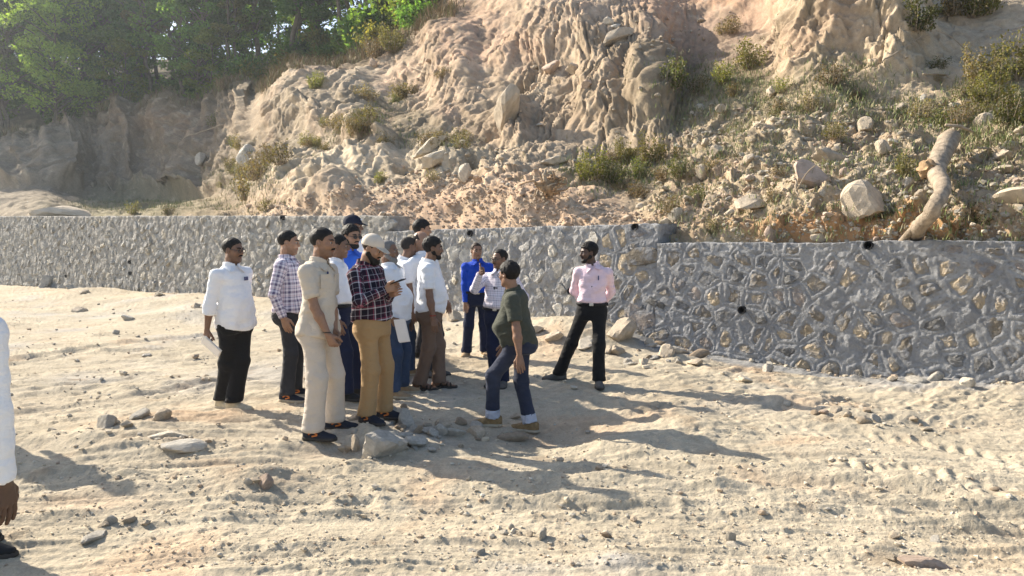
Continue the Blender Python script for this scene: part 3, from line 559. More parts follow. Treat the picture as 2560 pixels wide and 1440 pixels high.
    for k, (vis, c, (V, F), stv, P0_) in enumerate(order):
        G = np.stack([V[:, 0] * WU[0] + V[:, 2] * WN[0] - batter * V[:, 1] * WN[0], V[:, 0] * WU[1] + V[:, 2] * WN[1] - batter * V[:, 1] * WN[1], V[:, 1]], -1)
        if k < max_parts:
            mm = mesh_np('stone', G, F, False); mm.materials.append((ST_NEW if stv > 0.5 else ST_OLD)[int(r.choice(4, p=[.4, .25, .22, .13])) if stv > 0.5 else int(r.choice(3, p=[.5, .36, .14]))])
            add('stone', mm, None, root, Vector(P0_ - base))
        else: rest[int(r.choice(3, p=[.5, .36, .14]))].append((G + P0_ - base, F))
    if any(rest):
        V, F = join([p for q in rest for p in q]); mm = mesh_np('stone', V, F, False)
        for q in ST_OLD: mm.materials.append(q)
        mi = np.concatenate([np.full(sum(len(p[1]) for p in q), i) for i, q in enumerate(rest)]).astype(np.int32); mm.polygons.foreach_set('material_index', mi)
        tag(add('stone', mm, None, root), kind='stuff')
    for hs, hz in holes:
        a = np.linspace(0, 2 * math.pi, 18, endpoint=False); prof = [(0.050, 0.036), (0.050, -0.2), (0.0, -0.2)]; prof = [(0.054, -0.10), (0.054, 0.040), (0.045, 0.040), (0.045, -0.19), (0.001, -0.19)]
        V = np.concatenate([np.stack([np.cos(a) * q, np.sin(a) * q, np.full(18, o)], -1) for q, o in prof]); i = np.arange(18 * 5).reshape(5, 18); j = np.roll(i, -1, 1)
        F = np.stack([i[:-1], j[:-1], j[1:], i[1:]], -1).reshape(-1, 4)
        G = np.stack([V[:, 0] * WU[0] + V[:, 2] * WN[0], V[:, 0] * WU[1] + V[:, 2] * WN[1], V[:, 1]], -1)
        p = wall_pt(np.array([hs]), np.array([hz]), np.array([0.0]), batter)[0]; add('weep_pipe', mesh_np('weep_pipe', G, F), M_PIPE, root, Vector(p - base))
    return root
sL, sM = float(wall_s(955)), float(wall_s(1637))
wall_section('tall old rubble stone wall at the left with rough projecting stones', -29.5, sL, 2.62, 2.13, (0.265, 0.205), 0.036, 0.0, [px_wall(315, 655), px_wall(318, 683), px_wall(688, 543), px_wall(160, 690)], 11, batter=0.10)
wall_section('middle height stone wall behind the men, between the tall old part and the low grey part', sL + 0.01, sM, 1.82, 1.90, (0.30, 0.23), 0.019, lambda s: sstep(1.0, 2.0, s), [px_wall(1165, 583), px_wall(1577, 567), px_wall(1422, 728)], 12, batter=0.07)
wall_section('low stone wall at the right with fresh grey mortar ridges round dark stones', sM + 0.01, 9.6, 1.60, 1.665, (0.315, 0.24), 0.0145, 1.0, [px_wall(2167, 613), px_wall(1856, 775)], 13, endcap=False, batter=0.04)
# ------------------------------------------------------------------ rocks
def ico(sub):
    import bmesh
    b = bmesh.new(); bmesh.ops.create_icosphere(b, subdivisions=sub, radius=1.0); V = np.array([v.co[:] for v in b.verts]); F = np.array([[v.index for v in f.verts] for f in b.faces]); b.free(); return V, F
ICO1, ICO2, ICO3 = ico(1), ico(2), ico(3)
def rock_vf(seed, flat=0.7, base=ICO2, planes=9, ax=(1, 0.8)):
    r = np.random.default_rng(seed); V, F = base; n = r.normal(size=(planes, 3)); n /= np.linalg.norm(n, axis=1)[:, None]; d = r.uniform(0.42, 0.80, planes)
    k = np.maximum(n @ V.T, 1e-3); sc = np.minimum(1.0, (d[:, None] / k).min(0)); V = V * sc[:, None]
    V = V + 0.03 * np.stack([pn(V[:, 0] * 3 + seed, V[:, 1] * 3, V[:, 2] * 3 + q) for q in (0, 9, 18)], -1)
    return V * np.array([ax[0], ax[1], flat]), F
M_ROCK = {n: mat('rock_' + n, c, 0.92, 0.22, 4, 0.7, 22, 0.03, rnd=0.16) for n, c in (('tan', (.49, .41, .31)), ('grey', (.46, .425, .365)), ('pale', (.54, .48, .385)), ('brown', (.33, .255, .18)), ('rose', (.50, .385, .30)))}
ROCKS = {}; ROCKZ = {}
for mn in M_ROCK:
    for q in range(5):
        V, F = rock_vf(100 + q * 7 + len(ROCKS), (0.6, 0.8, 0.95, 0.65, 0.42)[q], ICO3, ax=(1, (0.8, 0.7, 0.9, 0.55, 0.75)[q])); me = mesh_np('rock', V, F, False); me.materials.append(M_ROCK[mn]); ROCKS[mn, q] = me; ROCKZ[mn, q] = (V[:, 2].min(), V[:, 2].max())
def place_rock(p, size, mn, q, label, group=None, rot=None, sc=None, sink=0.25, name='rock', cat='rock'):
    o = bpy.data.objects.new(name, ROCKS[mn, q]); C.objects.link(o); s3 = (size,) * 3 if sc is None else tuple(size * k for k in sc)
    o.scale = s3; zz_ = ROCKZ[mn, q]; o.location = (p[0], p[1], p[2] - min(zz_) * s3[2] - (sink + .12) * (max(zz_) - min(zz_)) * s3[2]); o.rotation_euler = rot if rot is not None else (random.uniform(-.25, .25), random.uniform(-.25, .25), random.uniform(0, 6.28))
    return tag(o, label, cat, group)
def rsize(px_w, p): return 0.5 * px_w * p[1] / F_PX / 0.70
# stones lying on the levelled ground: (px, py, width in px, stone, shape, stretch, label)
GR = [(950, 1140, 104, 'grey', 2, (1, .75, .95), 'largest grey block lying below the uniformed man, split face towards the viewer', (0.15, -0.35, 0.5)),
      (1045, 1110, 62, 'grey', 0, (1, .8, .9), 'blunt grey block just right of the largest block', None), (1010, 1062, 60, 'grey', 1, (1, .8, 1), 'grey pointed stone beside the dark laced shoes', None),
      (1000, 1098, 50, 'grey', 0, None, 'grey stone in the pile between the shoes and the blunt block', None), (890, 1125, 34, 'tan', 2, (.6, .8, 1.4), 'upright small stone left of the largest block', None),
      (860, 1128, 36, 'tan', 0, None, 'small rounded stone nearest the dark trainers', None), (1065, 1078, 52, 'grey', 4, None, 'flat grey slab in the stone pile', None), (1100, 1085, 40, 'grey', 1, None, 'grey stone at the right of the stone pile', None),
      (1278, 1098, 74, 'brown', 0, (1, .55, .6), 'dark squared block under the hiking shoes of the striding man', (0, 0.03, 0.05)), (1190, 1085, 66, 'tan', 4, (1, .7, 1), 'pale flat stone under the front shoe of the striding man', None),
      (1105, 1063, 40, 'tan', 4, None, 'thin tan slab left of the striding man', None), (1140, 1085, 55, 'grey', 4, None, 'half buried grey slab left of the front hiking shoe', None), (1290, 1045, 26, 'tan', 0, None, 'small round stone between the two hiking shoes', None),
      (405, 1050, 52, 'tan', 1, (1, .8, 1), 'tilted tan stone on the brown dirt at the left', (0.3, -0.4, 0.7)), (345, 1048, 46, 'grey', 0, None, 'grey stone left of the tilted tan stone', None), (270, 1068, 48, 'grey', 2, None, 'grey lump leftmost in the row of stones', None), (318, 1066, 36, 'tan', 0, None, 'low tan stone between two grey lumps at the left', None),
      (425, 1095, 90, 'pale', 4, (1, .55, .7), 'upper of the two flat pale slabs in the left sand', (0.05, 0.05, 0.2)), (450, 1122, 104, 'grey', 4, (1, .6, .8), 'lower of the two flat pale slabs in the left sand', (0.08, 0.0, 0.15)),
      (643, 1205, 30, 'tan', 0, None, 'tan stone on the little dirt heap', None), (665, 1214, 36, 'rose', 2, None, 'reddish round clod on the little dirt heap', None), (622, 1208, 22, 'grey', 1, None, 'small grey stone at the left of the dirt heap', None),
      (240, 1345, 80, 'grey', 4, (1, .6, .8), 'long low grey stone in the foreground sand at the left', None), (278, 1308, 30, 'grey', 1, None, 'upper grey stone in the foreground group of three', None), (262, 1316, 26, 'tan', 0, None, 'smaller tan stone in the foreground group', None), (330, 1302, 40, 'tan', 4, None, 'flat stone right of the foreground group', None), (365, 1312, 24, 'tan', 0, None, 'last small stone right of the foreground group', None),
      (1262, 1332, 22, 'pale', 0, None, 'pale chip at the left of the white stone chips', None), (1278, 1320, 18, 'pale', 1, None, 'small pale chip above the white stone chips', None), (1300, 1338, 20, 'tan', 0, None, 'tan chip in the middle of the white stone chips', None), (1355, 1345, 34, 'pale', 2, (1, .5, 1), 'white pointed stone chip in the foreground', None), (1325, 1340, 16, 'tan', 2, None, 'tiny chip beside the white pointed one', None), (1512, 1340, 34, 'brown', 4, None, 'flat brown stone alone in the foreground sand', None),
      (1180, 1382, 20, 'grey', 0, None, 'left of two dark round pebbles in the foreground', None), (1205, 1385, 22, 'grey', 2, None, 'right of two dark round pebbles in the foreground', None), (1187, 1403, 18, 'grey', 0, None, 'dark pebble below the pair of pebbles', None),
      (1835, 1366, 44, 'pale', 4, (1, .7, .8), 'flat stone leaning against the white pointed chip', None), (1826, 1354, 26, 'pale', 2, (.8, .4, 1.3), 'bright white pointed chip at the lower right', None),
      (2235, 1343, 32, 'tan', 0, None, 'squared tan stone at the lower right', None), (2340, 1356, 26, 'grey', 2, None, 'round grey stone right of the squared one', None), (2230, 1400, 26, 'tan', 0, None, 'small tan stone left of the large flat boulder at bottom right', None),
      (2310, 1420, 110, 'rose', 4, (1, .7, .9), 'large flat boulder half buried at bottom right', (0.05, 0, 0.1)), (2487, 1227, 26, 'brown', 0, None, 'single brown stone at the far right', None), (2070, 1273, 14, 'grey', 0, None, 'small dark stone in the right sand', None),
      (2160, 1060, 38, 'tan', 1, (1, .7, .9), 'largest stone in the row beyond the tyre marks', None), (2185, 1052, 24, 'grey', 2, None, 'grey stone beside the largest one beyond the tyre marks', None), (2286, 1052, 28, 'tan', 0, None, 'squared stone at the right of the row beyond the tyre marks', None), (2085, 1027, 34, 'tan', 4, None, 'flat tan stone in the row beyond the tyre marks', None), (2060, 1034, 22, 'rose', 0, None, 'reddish stone in the row beyond the tyre marks', None), (2035, 1036, 22, 'brown', 0, None, 'brown stone at the left of the row beyond the tyre marks', None), (2120, 1042, 24, 'tan', 1, None, 'tan stone left of the largest one beyond the tyre marks', None), (2143, 1047, 18, 'tan', 0, None, 'small stone touching the largest one beyond the tyre marks', None), (1970, 1013, 20, 'pale', 0, None, 'pale stone with a leaf beside it on the right sand', None), (2315, 1075, 26, 'tan', 4, None, 'thin flat stone right of the row beyond the tyre marks', None),
      (1555, 845, 64, 'tan', 2, (.9, .8, 1.0), 'big tan boulder against the wall behind the pink shirted man', (0.1, 0.2, 0.4)), (1540, 885, 46, 'tan', 0, None, 'low boulder in front of the big one by the wall', None), (1460, 862, 60, 'pale', 4, None, 'pale stone seen between the legs of the pink shirted man', None), (1740, 893, 56, 'brown', 0, (1, .7, .8), 'dark brown stone lying against the grey wall', None), (1665, 890, 36, 'tan', 2, None, 'tan stone left of the dark stone by the grey wall', None), (1700, 882, 50, 'grey', 4, None, 'grey slab behind the dark stone by the grey wall', None), (1610, 912, 34, 'tan', 0, None, 'tan stone in the loose earth below the wall', None), (1920, 928, 30, 'grey', 2, None, 'lone grey stone in front of the grey wall', None), (1740, 908, 40, 'tan', 4, None, 'flat stone below the dark brown one', None), (1860, 952, 44, 'pale', 4, None, 'pale slab in the right sand', None), (2290, 955, 40, 'grey', 0, None, 'grey stone at the foot of the grey wall', None), (2420, 965, 30, 'pale', 2, None, 'pale lump at the foot of the grey wall', None), (2340, 950, 32, 'grey', 1, None, 'second grey stone at the foot of the grey wall', None), (2230, 952, 28, 'tan', 0, None, 'tan stone at the foot of the grey wall', None),
      (95, 706, 40, 'tan', 0, None, 'tan boulder at the foot of the old wall, far left', None), (60, 702, 40, 'tan', 4, None, 'leftmost flat stone at the foot of the old wall', None), (118, 718, 46, 'grey', 2, None, 'grey boulder at the foot of the old wall', None), (185, 722, 30, 'pale', 0, None, 'pale stone at the foot of the old wall', None), (330, 715, 34, 'tan', 2, None, 'stone on the heap at the foot of the old wall', None), (345, 725, 28, 'tan', 0, None, 'small stone on the heap at the foot of the old wall', None), (215, 733, 30, 'tan', 4, None, 'low stone right of the pale one by the old wall', None), (365, 891, 20, 'grey', 0, None, 'single small grey stone on the left sand', None), (490, 772, 30, 'tan', 0, None, 'stone behind the elbow of the white shirted man', None), (320, 798, 40, 'grey', 4, None, 'flat grey clod in the silt at the left', None), (195, 778, 36, 'tan', 4, None, 'flat tan clod in the silt at the left', None), (400, 740, 30, 'pale', 4, None, 'pale slab in front of the old wall', None), (855, 793, 36, 'pale', 0, None, 'pale stone behind the group near the wall', None), (1135, 800, 30, 'tan', 2, None, 'tan stone by the wall left of the blue shirted man', None), (1330, 830, 60, 'pale', 4, None, 'pale slab by the wall right of the striding man', None), (1390, 845, 46, 'tan', 0, None, 'tan stone by the wall left of the pink shirted man', None)]
for px_, py_, w_, mn, q, sc, lab, rot in GR:
    p = on_ground(px_, py_); place_rock(p, rsize(w_, p), mn, q, lab, 'stones lying on the levelled ground', rot, sc, 0.22)
for q in range(46):
    px_, py_ = np.random.default_rng(700 + q).normal(size=2) * np.array([75, 24]) + np.array([1020, 1082]) if q < 34 else np.random.default_rng(700 + q).normal(size=2) * np.array([60, 16]) + np.array([1600, 890])
    p = on_ground(px_, py_); place_rock(p, rsize(abs(np.random.default_rng(q).normal()) * 9 + 14, p), ('grey', 'tan', 'grey', 'brown')[q % 4], q % 5, 'small broken stone in the heap between the dark shoes and the hiking shoes' if q < 34 else 'small stone in the loose earth by the grey wall', 'small stones in the heap' if q < 34 else 'small stones by the wall')
# notable rocks on the hill
HR = [(2035, 455, 105, 'rose', 4, (1, .9, 1.0), 'big disc shaped boulder lying on the rubble slope', (1.15, 0.1, 0.3)), (2065, 405, 95, 'tan', 0, (1, .6, .75), 'rounded boulder on top of the disc shaped one', (0, 0.1, 0.2)),
      (1545, 92, 62, 'tan', 3, (1.1, .8, .7), 'long tan boulder perched on the crest of the mound', (0, -0.55, 0.2)), (1385, 405, 60, 'pale', 4, (1, .8, .9), 'pale flat slab above the torn stump', (0.1, 0, 0.1)), (1160, 440, 34, 'pale', 2, (.7, .8, 1.2), 'pale wedge of rock standing in the debris', None),
      (2150, 520, 80, 'tan', 2, (1, .9, 1), 'large tan rock on the slope left of the log', None), (2200, 530, 64, 'pale', 0, (1, .9, .9), 'pale rock right of the large tan rock', None), (1690, 540, 34, 'pale', 2, None, 'pale cube of rock above the end of the middle wall', None), (1670, 558, 32, 'tan', 0, None, 'tan rock under the pale cube of rock', None), (1870, 510, 80, 'tan', 4, (1, .9, .7), 'broad flat tan rock on the slope', (0.5, 0, 0.1)),
      (2205, 370, 30, 'tan', 2, None, 'small upright rock above the large tan rock', None), (1800, 275, 30, 'tan', 1, None, 'rock among the green tufts below the crest', None), (1470, 210, 26, 'rose', 0, None, 'reddish rock on the mound', None), (1380, 170, 44, 'rose', 0, None, 'reddish lump on the gullied mound', None), (1430, 180, 44, 'tan', 0, None, 'tan lump on the gullied mound', None),
      (1090, 398, 95, 'pale', 0, (1, .8, .6), 'white rock bulge above the soil heap', (0, -0.3, 0.2)), (1075, 365, 80, 'pale', 4, (1.1, .7, .9), 'white slab higher up beside the white bulge', (0.2, -0.5, 0.1)), (1270, 290, 80, 'tan', 1, (.75, .8, 1.5), 'leaning tan rock at the foot of the gullied mound', (0.1, 0.35, 0.2)),
      (2540, 500, 90, 'tan', 4, None, 'flat rock at the right edge of the slope', None), (2510, 395, 50, 'tan', 0, None, 'rock right of the log near the bush', None), (1930, 230, 40, 'tan', 0, None, 'rock under the rocky outcrop', None), (500, 405, 30, 'grey', 2, None, 'grey boulder in the far eroded bank', None), (610, 400, 50, 'grey', 1, None, 'grey rock at the foot of the far bank', None), (150, 540, 105, 'tan', 4, (1.2, .8, .9), 'pale rock sheet behind the old wall, far left', (0, 0.12, 0.1)), (195, 538, 22, 'pale', 0, None, 'white stone on top of the old wall', None)]
for px_, py_, w_, mn, q, sc, lab, rot in HR:
    p, n = on_hill(px_, py_); place_rock(p, rsize(w_ * 1.05, p), mn, q, lab, 'notable rocks on the hillside', rot, sc, 0.22)
def rub_w(px, py):
    w = sstep(1600, 1760, px + 0.4 * (py - 400)) * sstep(230, 290, py) * (0.35 + 0.65 * sstep(-0.2, 0.4, fbm(px / 130, py / 110, 6.0, 2)))
    w = w * (1 - 0.8 * np.exp(-((px - 1500) / 120)**2 - ((py - 410) / 50)**2)) + 0.5 * np.exp(-((px - 1250) / 220)**2 - ((py - 425) / 40)**2) + 0.02 * (px > 650) + 0.2 * np.exp(-((px - 1650) / 130)**2 - ((py - 70) / 60)**2)
    return w * (px > 600) * (px < 2640) * (py > -20) * (py < 610)
Pk, Nk, ik = hill_pick(235, rub_w, 21); rs = np.random.default_rng(5)
for p in Pk:
    s = min(0.20, 0.055 * math.exp(rs.normal(0.25, 0.5))) * (p[1] / 12) ** 0.5
    place_rock(p, s, rs.choice(['tan', 'pale', 'grey', 'rose'], p=[.5, .22, .13, .15]), int(rs.integers(5)), 'loose stone among the rubble scattered over the slope above the wall', 'loose stones on the rubble slope', None, (1, .9, .95), 0.2)
def scatter_mesh(name, P, size, m, seed, tints, kind='stuff', label=None, flat=0.7, base=ICO1):
    r = np.random.default_rng(seed); lib = [rock_vf(900 + seed + q, flat, base, 7) for q in range(10)]; Vs, Fs, T, o = [], [], [], 0
    for p, s in zip(P, size):
        V, F = lib[r.integers(10)]; a = r.uniform(0, 6.28); ca, sa = math.cos(a), math.sin(a); tx = r.normal() * 0.3
        R = np.array([[ca, -sa, 0], [sa, ca, 0], [0, 0, 1]]) @ np.array([[1, 0, 0], [0, math.cos(tx), -math.sin(tx)], [0, math.sin(tx), math.cos(tx)]])
        Vs.append((V * s) @ R.T + p + np.array([0, 0, 0.2 * s])); Fs.append(F + o); o += len(V); T.append(np.tile(np.array(tints[r.integers(len(tints))]) * r.uniform(0.85, 1.15), (len(V), 1)))
    me = mesh_np(name, np.concatenate(Vs), np.concatenate(Fs), False); attr_col(me, 'tint', np.concatenate(T)); return tag(add(name, me, m), label, kind=kind)
M_STONE_T = mat('loose_stone', (1, 1, 1), 0.95, 0.12, 20, 0.5, 60, 0.01, tint=True)
Pk, Nk, ik = hill_pick(5200, rub_w, 22); s = np.minimum(0.085, 0.028 * np.exp(rs.normal(0, 0.5, len(Pk)))) * (Pk[:, 1] / 12) ** 0.6
scatter_mesh('rubble', Pk, s, M_STONE_T, 3, [(.47, .40, .30), (.43, .37, .28), (.52, .45, .35), (.36, .33, .28), (.48, .37, .28)], label='small broken stones covering the slope above the wall')
def berm_w(px, py): return (py > np.interp(px, [600, 660, 900, 1100, 1330, 1480, 1640, 1700], [520, 500, 465, 435, 455, 490, 540, 620])) * (px > 620) * (px < 1690) * (py < 600) * 1.0
Pk, Nk, ik = hill_pick(2600, berm_w, 24); s = np.minimum(0.09, 0.024 * np.exp(rs.normal(0, 0.55, len(Pk)))) * (Pk[:, 1] / 12) ** 0.6
scatter_mesh('clods', Pk, s, M_STONE_T, 8, [(.52, .40, .29), (.50, .38, .28), (.55, .45, .34), (.44, .33, .24)], label='crumbly pinkish soil clods on the heap behind the middle wall')
# pebbles and crumbs on the sand
npb = 11000; px_ = rs.uniform(-40, 2600, npb); py_ = 620 + 850 * rs.uniform(0, 1, npb) ** 0.75
k_ = (px_ - 1280) / F_PX; Yg = CAM_Z * F_PX / (py_ - 600); Yg = np.minimum(Yg, wall_Y(px_) - 0.05); Xg = k_ * Yg
dens = 0.05 + sum(np.exp(-((np.abs(track_u(Xg, Yg, p_)[0]) - .95 * w_) / .10)**2) for p_, w_, d_ in RUTS) + sstep(-0.05, 0.45, fbm(Xg * 1.3, Yg * 1.3, 5.0, 3)) + 1.2 * np.exp(-((px_ - 1010) / 130)**2 - ((py_ - 1100) / 40)**2) + 1.0 * np.exp(-((px_ - 640) / 60)**2 - ((py_ - 1215) / 30)**2) + 0.9 * np.exp(-((px_ - 1600) / 130)**2 - ((py_ - 890) / 30)**2) + 0.9 * np.exp(-((px_ - 2120) / 130)**2 - ((py_ - 1040) / 18)**2)
kp = rs.uniform(size=npb) < np.clip(dens, 0, 1); Xg, Yg = Xg[kp], Yg[kp]; Zg = ground(Xg, Yg)
s = np.minimum(0.045, 0.0090 * np.exp(rs.normal(0, 0.62, len(Xg)))) * np.clip(Yg / 6, 0.6, 2.2)
scatter_mesh('gravel', np.stack([Xg, Yg, Zg], -1), s, M_STONE_T, 5, [(.54, .46, .34), (.50, .43, .33), (.45, .41, .34), (.42, .33, .24), (.58, .51, .40)], label='crumbs of earth and pebbles on the sand')
# ------------------------------------------------------------------ log, stump, dead branches
M_BARK = mat('weathered_bark', (.31, .25, .185), 0.9, 0.4, 9, 0.9, 30, 0.02); M_WOOD = mat('split_wood', (.33, .22, .125), 0.85, 0.3, 12, 0.6, 40, 0.01); M_TWIG = mat('dry_twig', (.36, .29, .21), 0.9, 0.2, 10, 0.3, 40, 0.01)
def hill_path(pts, lift):
    return np.array([on_hill(a, b)[0] + np.array([0, -0.35 * l, l]) for (a, b), l in zip(pts, lift)])
def smooth_path(p, n):
    return pchip(np.arange(len(p)), np.asarray(p, float), np.linspace(0, len(p) - 1, n))
def bark(V, seed, a=0.02, f=6): return V + a * np.stack([fbm(V[:, 0] * f + seed, V[:, 1] * f, V[:, 2] * f + q, 3) for q in (0, 7, 14)], -1)
lq = np.array([on_slope(a, b) for a, b in [(2378, 342), (2352, 385), (2330, 430), (2352, 475), (2330, 520), (2300, 570), (2282, 600)]])
lp = hill_path([(2378, 342), (2352, 385), (2330, 430), (2352, 475), (2330, 520), (2300, 570), (2282, 612)], [0.20, 0.22, 0.24, 0.20, 0.16, 0.12, 0.06])
lp[:, 1] = lq[:, 1] + np.array([-.62, -.72, -.85, -.95, -.90, -.55, -.02])
lp = np.array([W(a, b, Y) for (a, b), Y in zip([(2376, 345), (2352, 390), (2340, 430), (2358, 475), (2335, 520), (2303, 560), (2284, 596)], lp[:, 1] - 0.12)])
V, F = tube(smooth_path(lp, 46), np.interp(np.linspace(0, 6, 46), [0, .6, 1.5, 2.2, 2.8, 3.2, 4, 6], [.14, .135, .13, .115, .10, .085, .085, .09]), 18, True, 0.03, 2); V = bark(V, 1, 0.018, 9)
lroot = empty('tree_log', tuple(lp[3]), 'thick crooked pale tree trunk lying down the slope to the right wall', 'log'); b0 = lp[3]
add('trunk', mesh_np('trunk', V - b0, F), M_BARK, lroot)
k0 = lp[2] + np.array([-0.12, -0.02, 0.03]); V, F = ICO3; V = bark(V * np.array([.13, .11, .11]) + k0, 5, 0.06, 12); add('knot', mesh_np('knot', V - b0, F), M_WOOD, lroot)
V, F = tube(smooth_path([lp[0] + np.array([-0.14, -.05, .18]), lp[0] + np.array([0.08, -.05, .15]), lp[0] + np.array([.28, -.02, .10])], 8), [.02, .025, .012], 7) if False else tube([lp[0] + np.array([-0.15, -.12, .17]), lp[0] + np.array([0.08, -.1, .15]), lp[0] + np.array([.30, -.05, .08])], [.022, .028, .012], 7); add('bark_strip', mesh_np('bark_strip', V - b0, F), M_BARK, lroot)
V, F = tube(np.array([lp[6] + np.array([-.16, 0, -.06]), lp[5] * .5 + lp[6] * .5 + np.array([-.12, -.06, 0]), lp[5] + np.array([-.06, -.1, .04])]), [.05, .04, .02], 8); add('broken_splinter', mesh_np('broken_splinter', bark(V, 4, .012, 12) - b0, F), M_BARK, lroot)
sp0, _ = on_hill(1368, 490); sp0 = sp0 + np.array([0, -0.15, 0.02]); sr = empty('tree_stump', tuple(sp0), 'torn stump with twisted brown roots on the soil heap', 'stump'); rr = np.random.default_rng(12)
V, F = ICO3; V = bark(V * np.array([.11, .09, .17]) + np.array([0, 0, .13]), 3, 0.09, 9); add('root_mass', mesh_np('root_mass', V, F), M_WOOD, sr)
for q in range(30):
    a = rr.uniform(0, 6.28); e = rr.uniform(-0.35, 1.2); L = rr.uniform(.20, .46); d = np.array([math.cos(a) * math.cos(e), 0.5 * math.sin(a) * math.cos(e), math.sin(e)])
    pth = [np.array([0, 0, .12]) + d * L * t + 0.07 * rr.normal(size=3) * t for t in np.linspace(0.15, 1, 6)]; pth = smooth_path(pth, 12)
    V, F = tube(pth, np.linspace(rr.uniform(.03, .055), .008, 12), 7, True, 0.08, q); add('root', mesh_np('root', V, F), M_WOOD if q % 3 else M_TWIG, sr)
def branch(pts, r0, r1, label, twigs=4, seed=0, lift=0.25):
    p = hill_path(pts, [lift] * len(pts)); d = np.linspace(p[0][1], p[-1][1], len(p)); p = np.array([W(a, b, y_ - 0.15) for (a, b), y_ in zip(pts, d)]); r = np.random.default_rng(seed)
    root = empty('dead_branch', tuple(p[0]), label, 'branch', 'dead branches on the hillside'); pp = smooth_path(p, 18); V, F = tube(pp + 0.01 * r.normal(size=pp.shape), np.linspace(r0, r1, 18), 7); add('limb', mesh_np('limb', V - p[0], F), M_TWIG, root)
    for q in range(twigs):
        b = pp[r.integers(5, 17)]; e = b + r.normal(size=3) * np.array([.35, .15, .3]); mid = (b + e) / 2 + 0.06 * r.normal(size=3); V, F = tube(smooth_path([b, mid, e], 8), np.linspace(r1 * 1.1, .004, 8), 5); add('twig', mesh_np('twig', V - p[0], F), M_TWIG, root)
branch([(2308, 186), (2345, 186), (2385, 186), (2402, 165), (2412, 135), (2415, 105)], .022, .012, 'bent bare branch sticking out of the slope at the upper right', 3, 1)
branch([(2205, 155), (2260, 120), (2300, 95), (2345, 82)], .014, .006, 'thin bare stick leaning on the rocky outcrop', 5, 2); branch([(2440, 368), (2480, 372), (2490, 380)], .014, .006, 'short bare stick beside the upper end of the log', 2, 3)
branch([(1960, 452), (1985, 448), (1992, 490)], .022, .012, 'splintered branch stub by the disc shaped boulder', 1, 4); branch([(1020, 165), (1050, 175), (1090, 185)], .018, .006, 'thin branch lying on the upper slope', 2, 5)
branch([(560, 310), (470, 340), (455, 350)], .03, .01, 'pale root hanging down the far bank', 3, 6); branch([(265, 452), (290, 480), (340, 470)], .03, .01, 'bare brushwood in the far gully', 8, 7)
# ------------------------------------------------------------------ plants
def leaf_quads(P, size, r, up=0.35, elong=1.5):
    n = len(P); a = r.normal(size=(n, 3)); a /= np.linalg.norm(a, axis=1)[:, None]; nn = r.normal(size=(n, 3)) + np.array([0, 0, up * 2]); b = np.cross(a, nn); b /= np.linalg.norm(b, axis=1)[:, None] + 1e-9
    s = size * r.uniform(0.6, 1.3, n); u = a * (s * elong * .5)[:, None]; v = b * (s * .5)[:, None]
    V = np.stack([P - u, P + v * 0.9 - u * 0.1, P + u, P - v * 0.9 - u * 0.1], 1).reshape(-1, 3); F = np.arange(4 * n).reshape(n, 4); return V, F
def leaf_tints(n, r, lo=0.7, hi=1.25, yel=0.2):
    t = r.uniform(lo, hi, (n, 1)) * np.ones((1, 3)); y = r.uniform(0, yel, n); t[:, 0] *= 1 + 0.9 * y; t[:, 2] *= 1 - y; return np.repeat(t, 4, axis=0)
M_LEAF = {'dark': leaf_mat('dark_green_leaves', (.10, .195, .068), .62), 'mid': leaf_mat('green_leaves', (.15, .245, .078), .62), 'light': leaf_mat('light_green_leaves', (.21, .30, .080), .62), 'dry': leaf_mat('dusty_leaves', (.17, .17, .075), .35), 'olive': leaf_mat('olive_leaves', (.17, .185, .075), .55)}
M_SHR = {'dark': M_LEAF['dark'], 'mid': leaf_mat('dusty_green_leaves', (.105, .125, .055), .35), 'light': leaf_mat('dusty_light_leaves', (.17, .19, .075), .4), 'dry': leaf_mat('brown_dry_leaves', (.19, .17, .115), .3), 'olive': leaf_mat('dusty_olive_leaves', (.145, .145, .075), .35)}
M_TRUNK = mat('tree_bark', (.15, .125, .095), 0.9, 0.3, 6, 0.6, 25, 0.02, rnd=0.3)
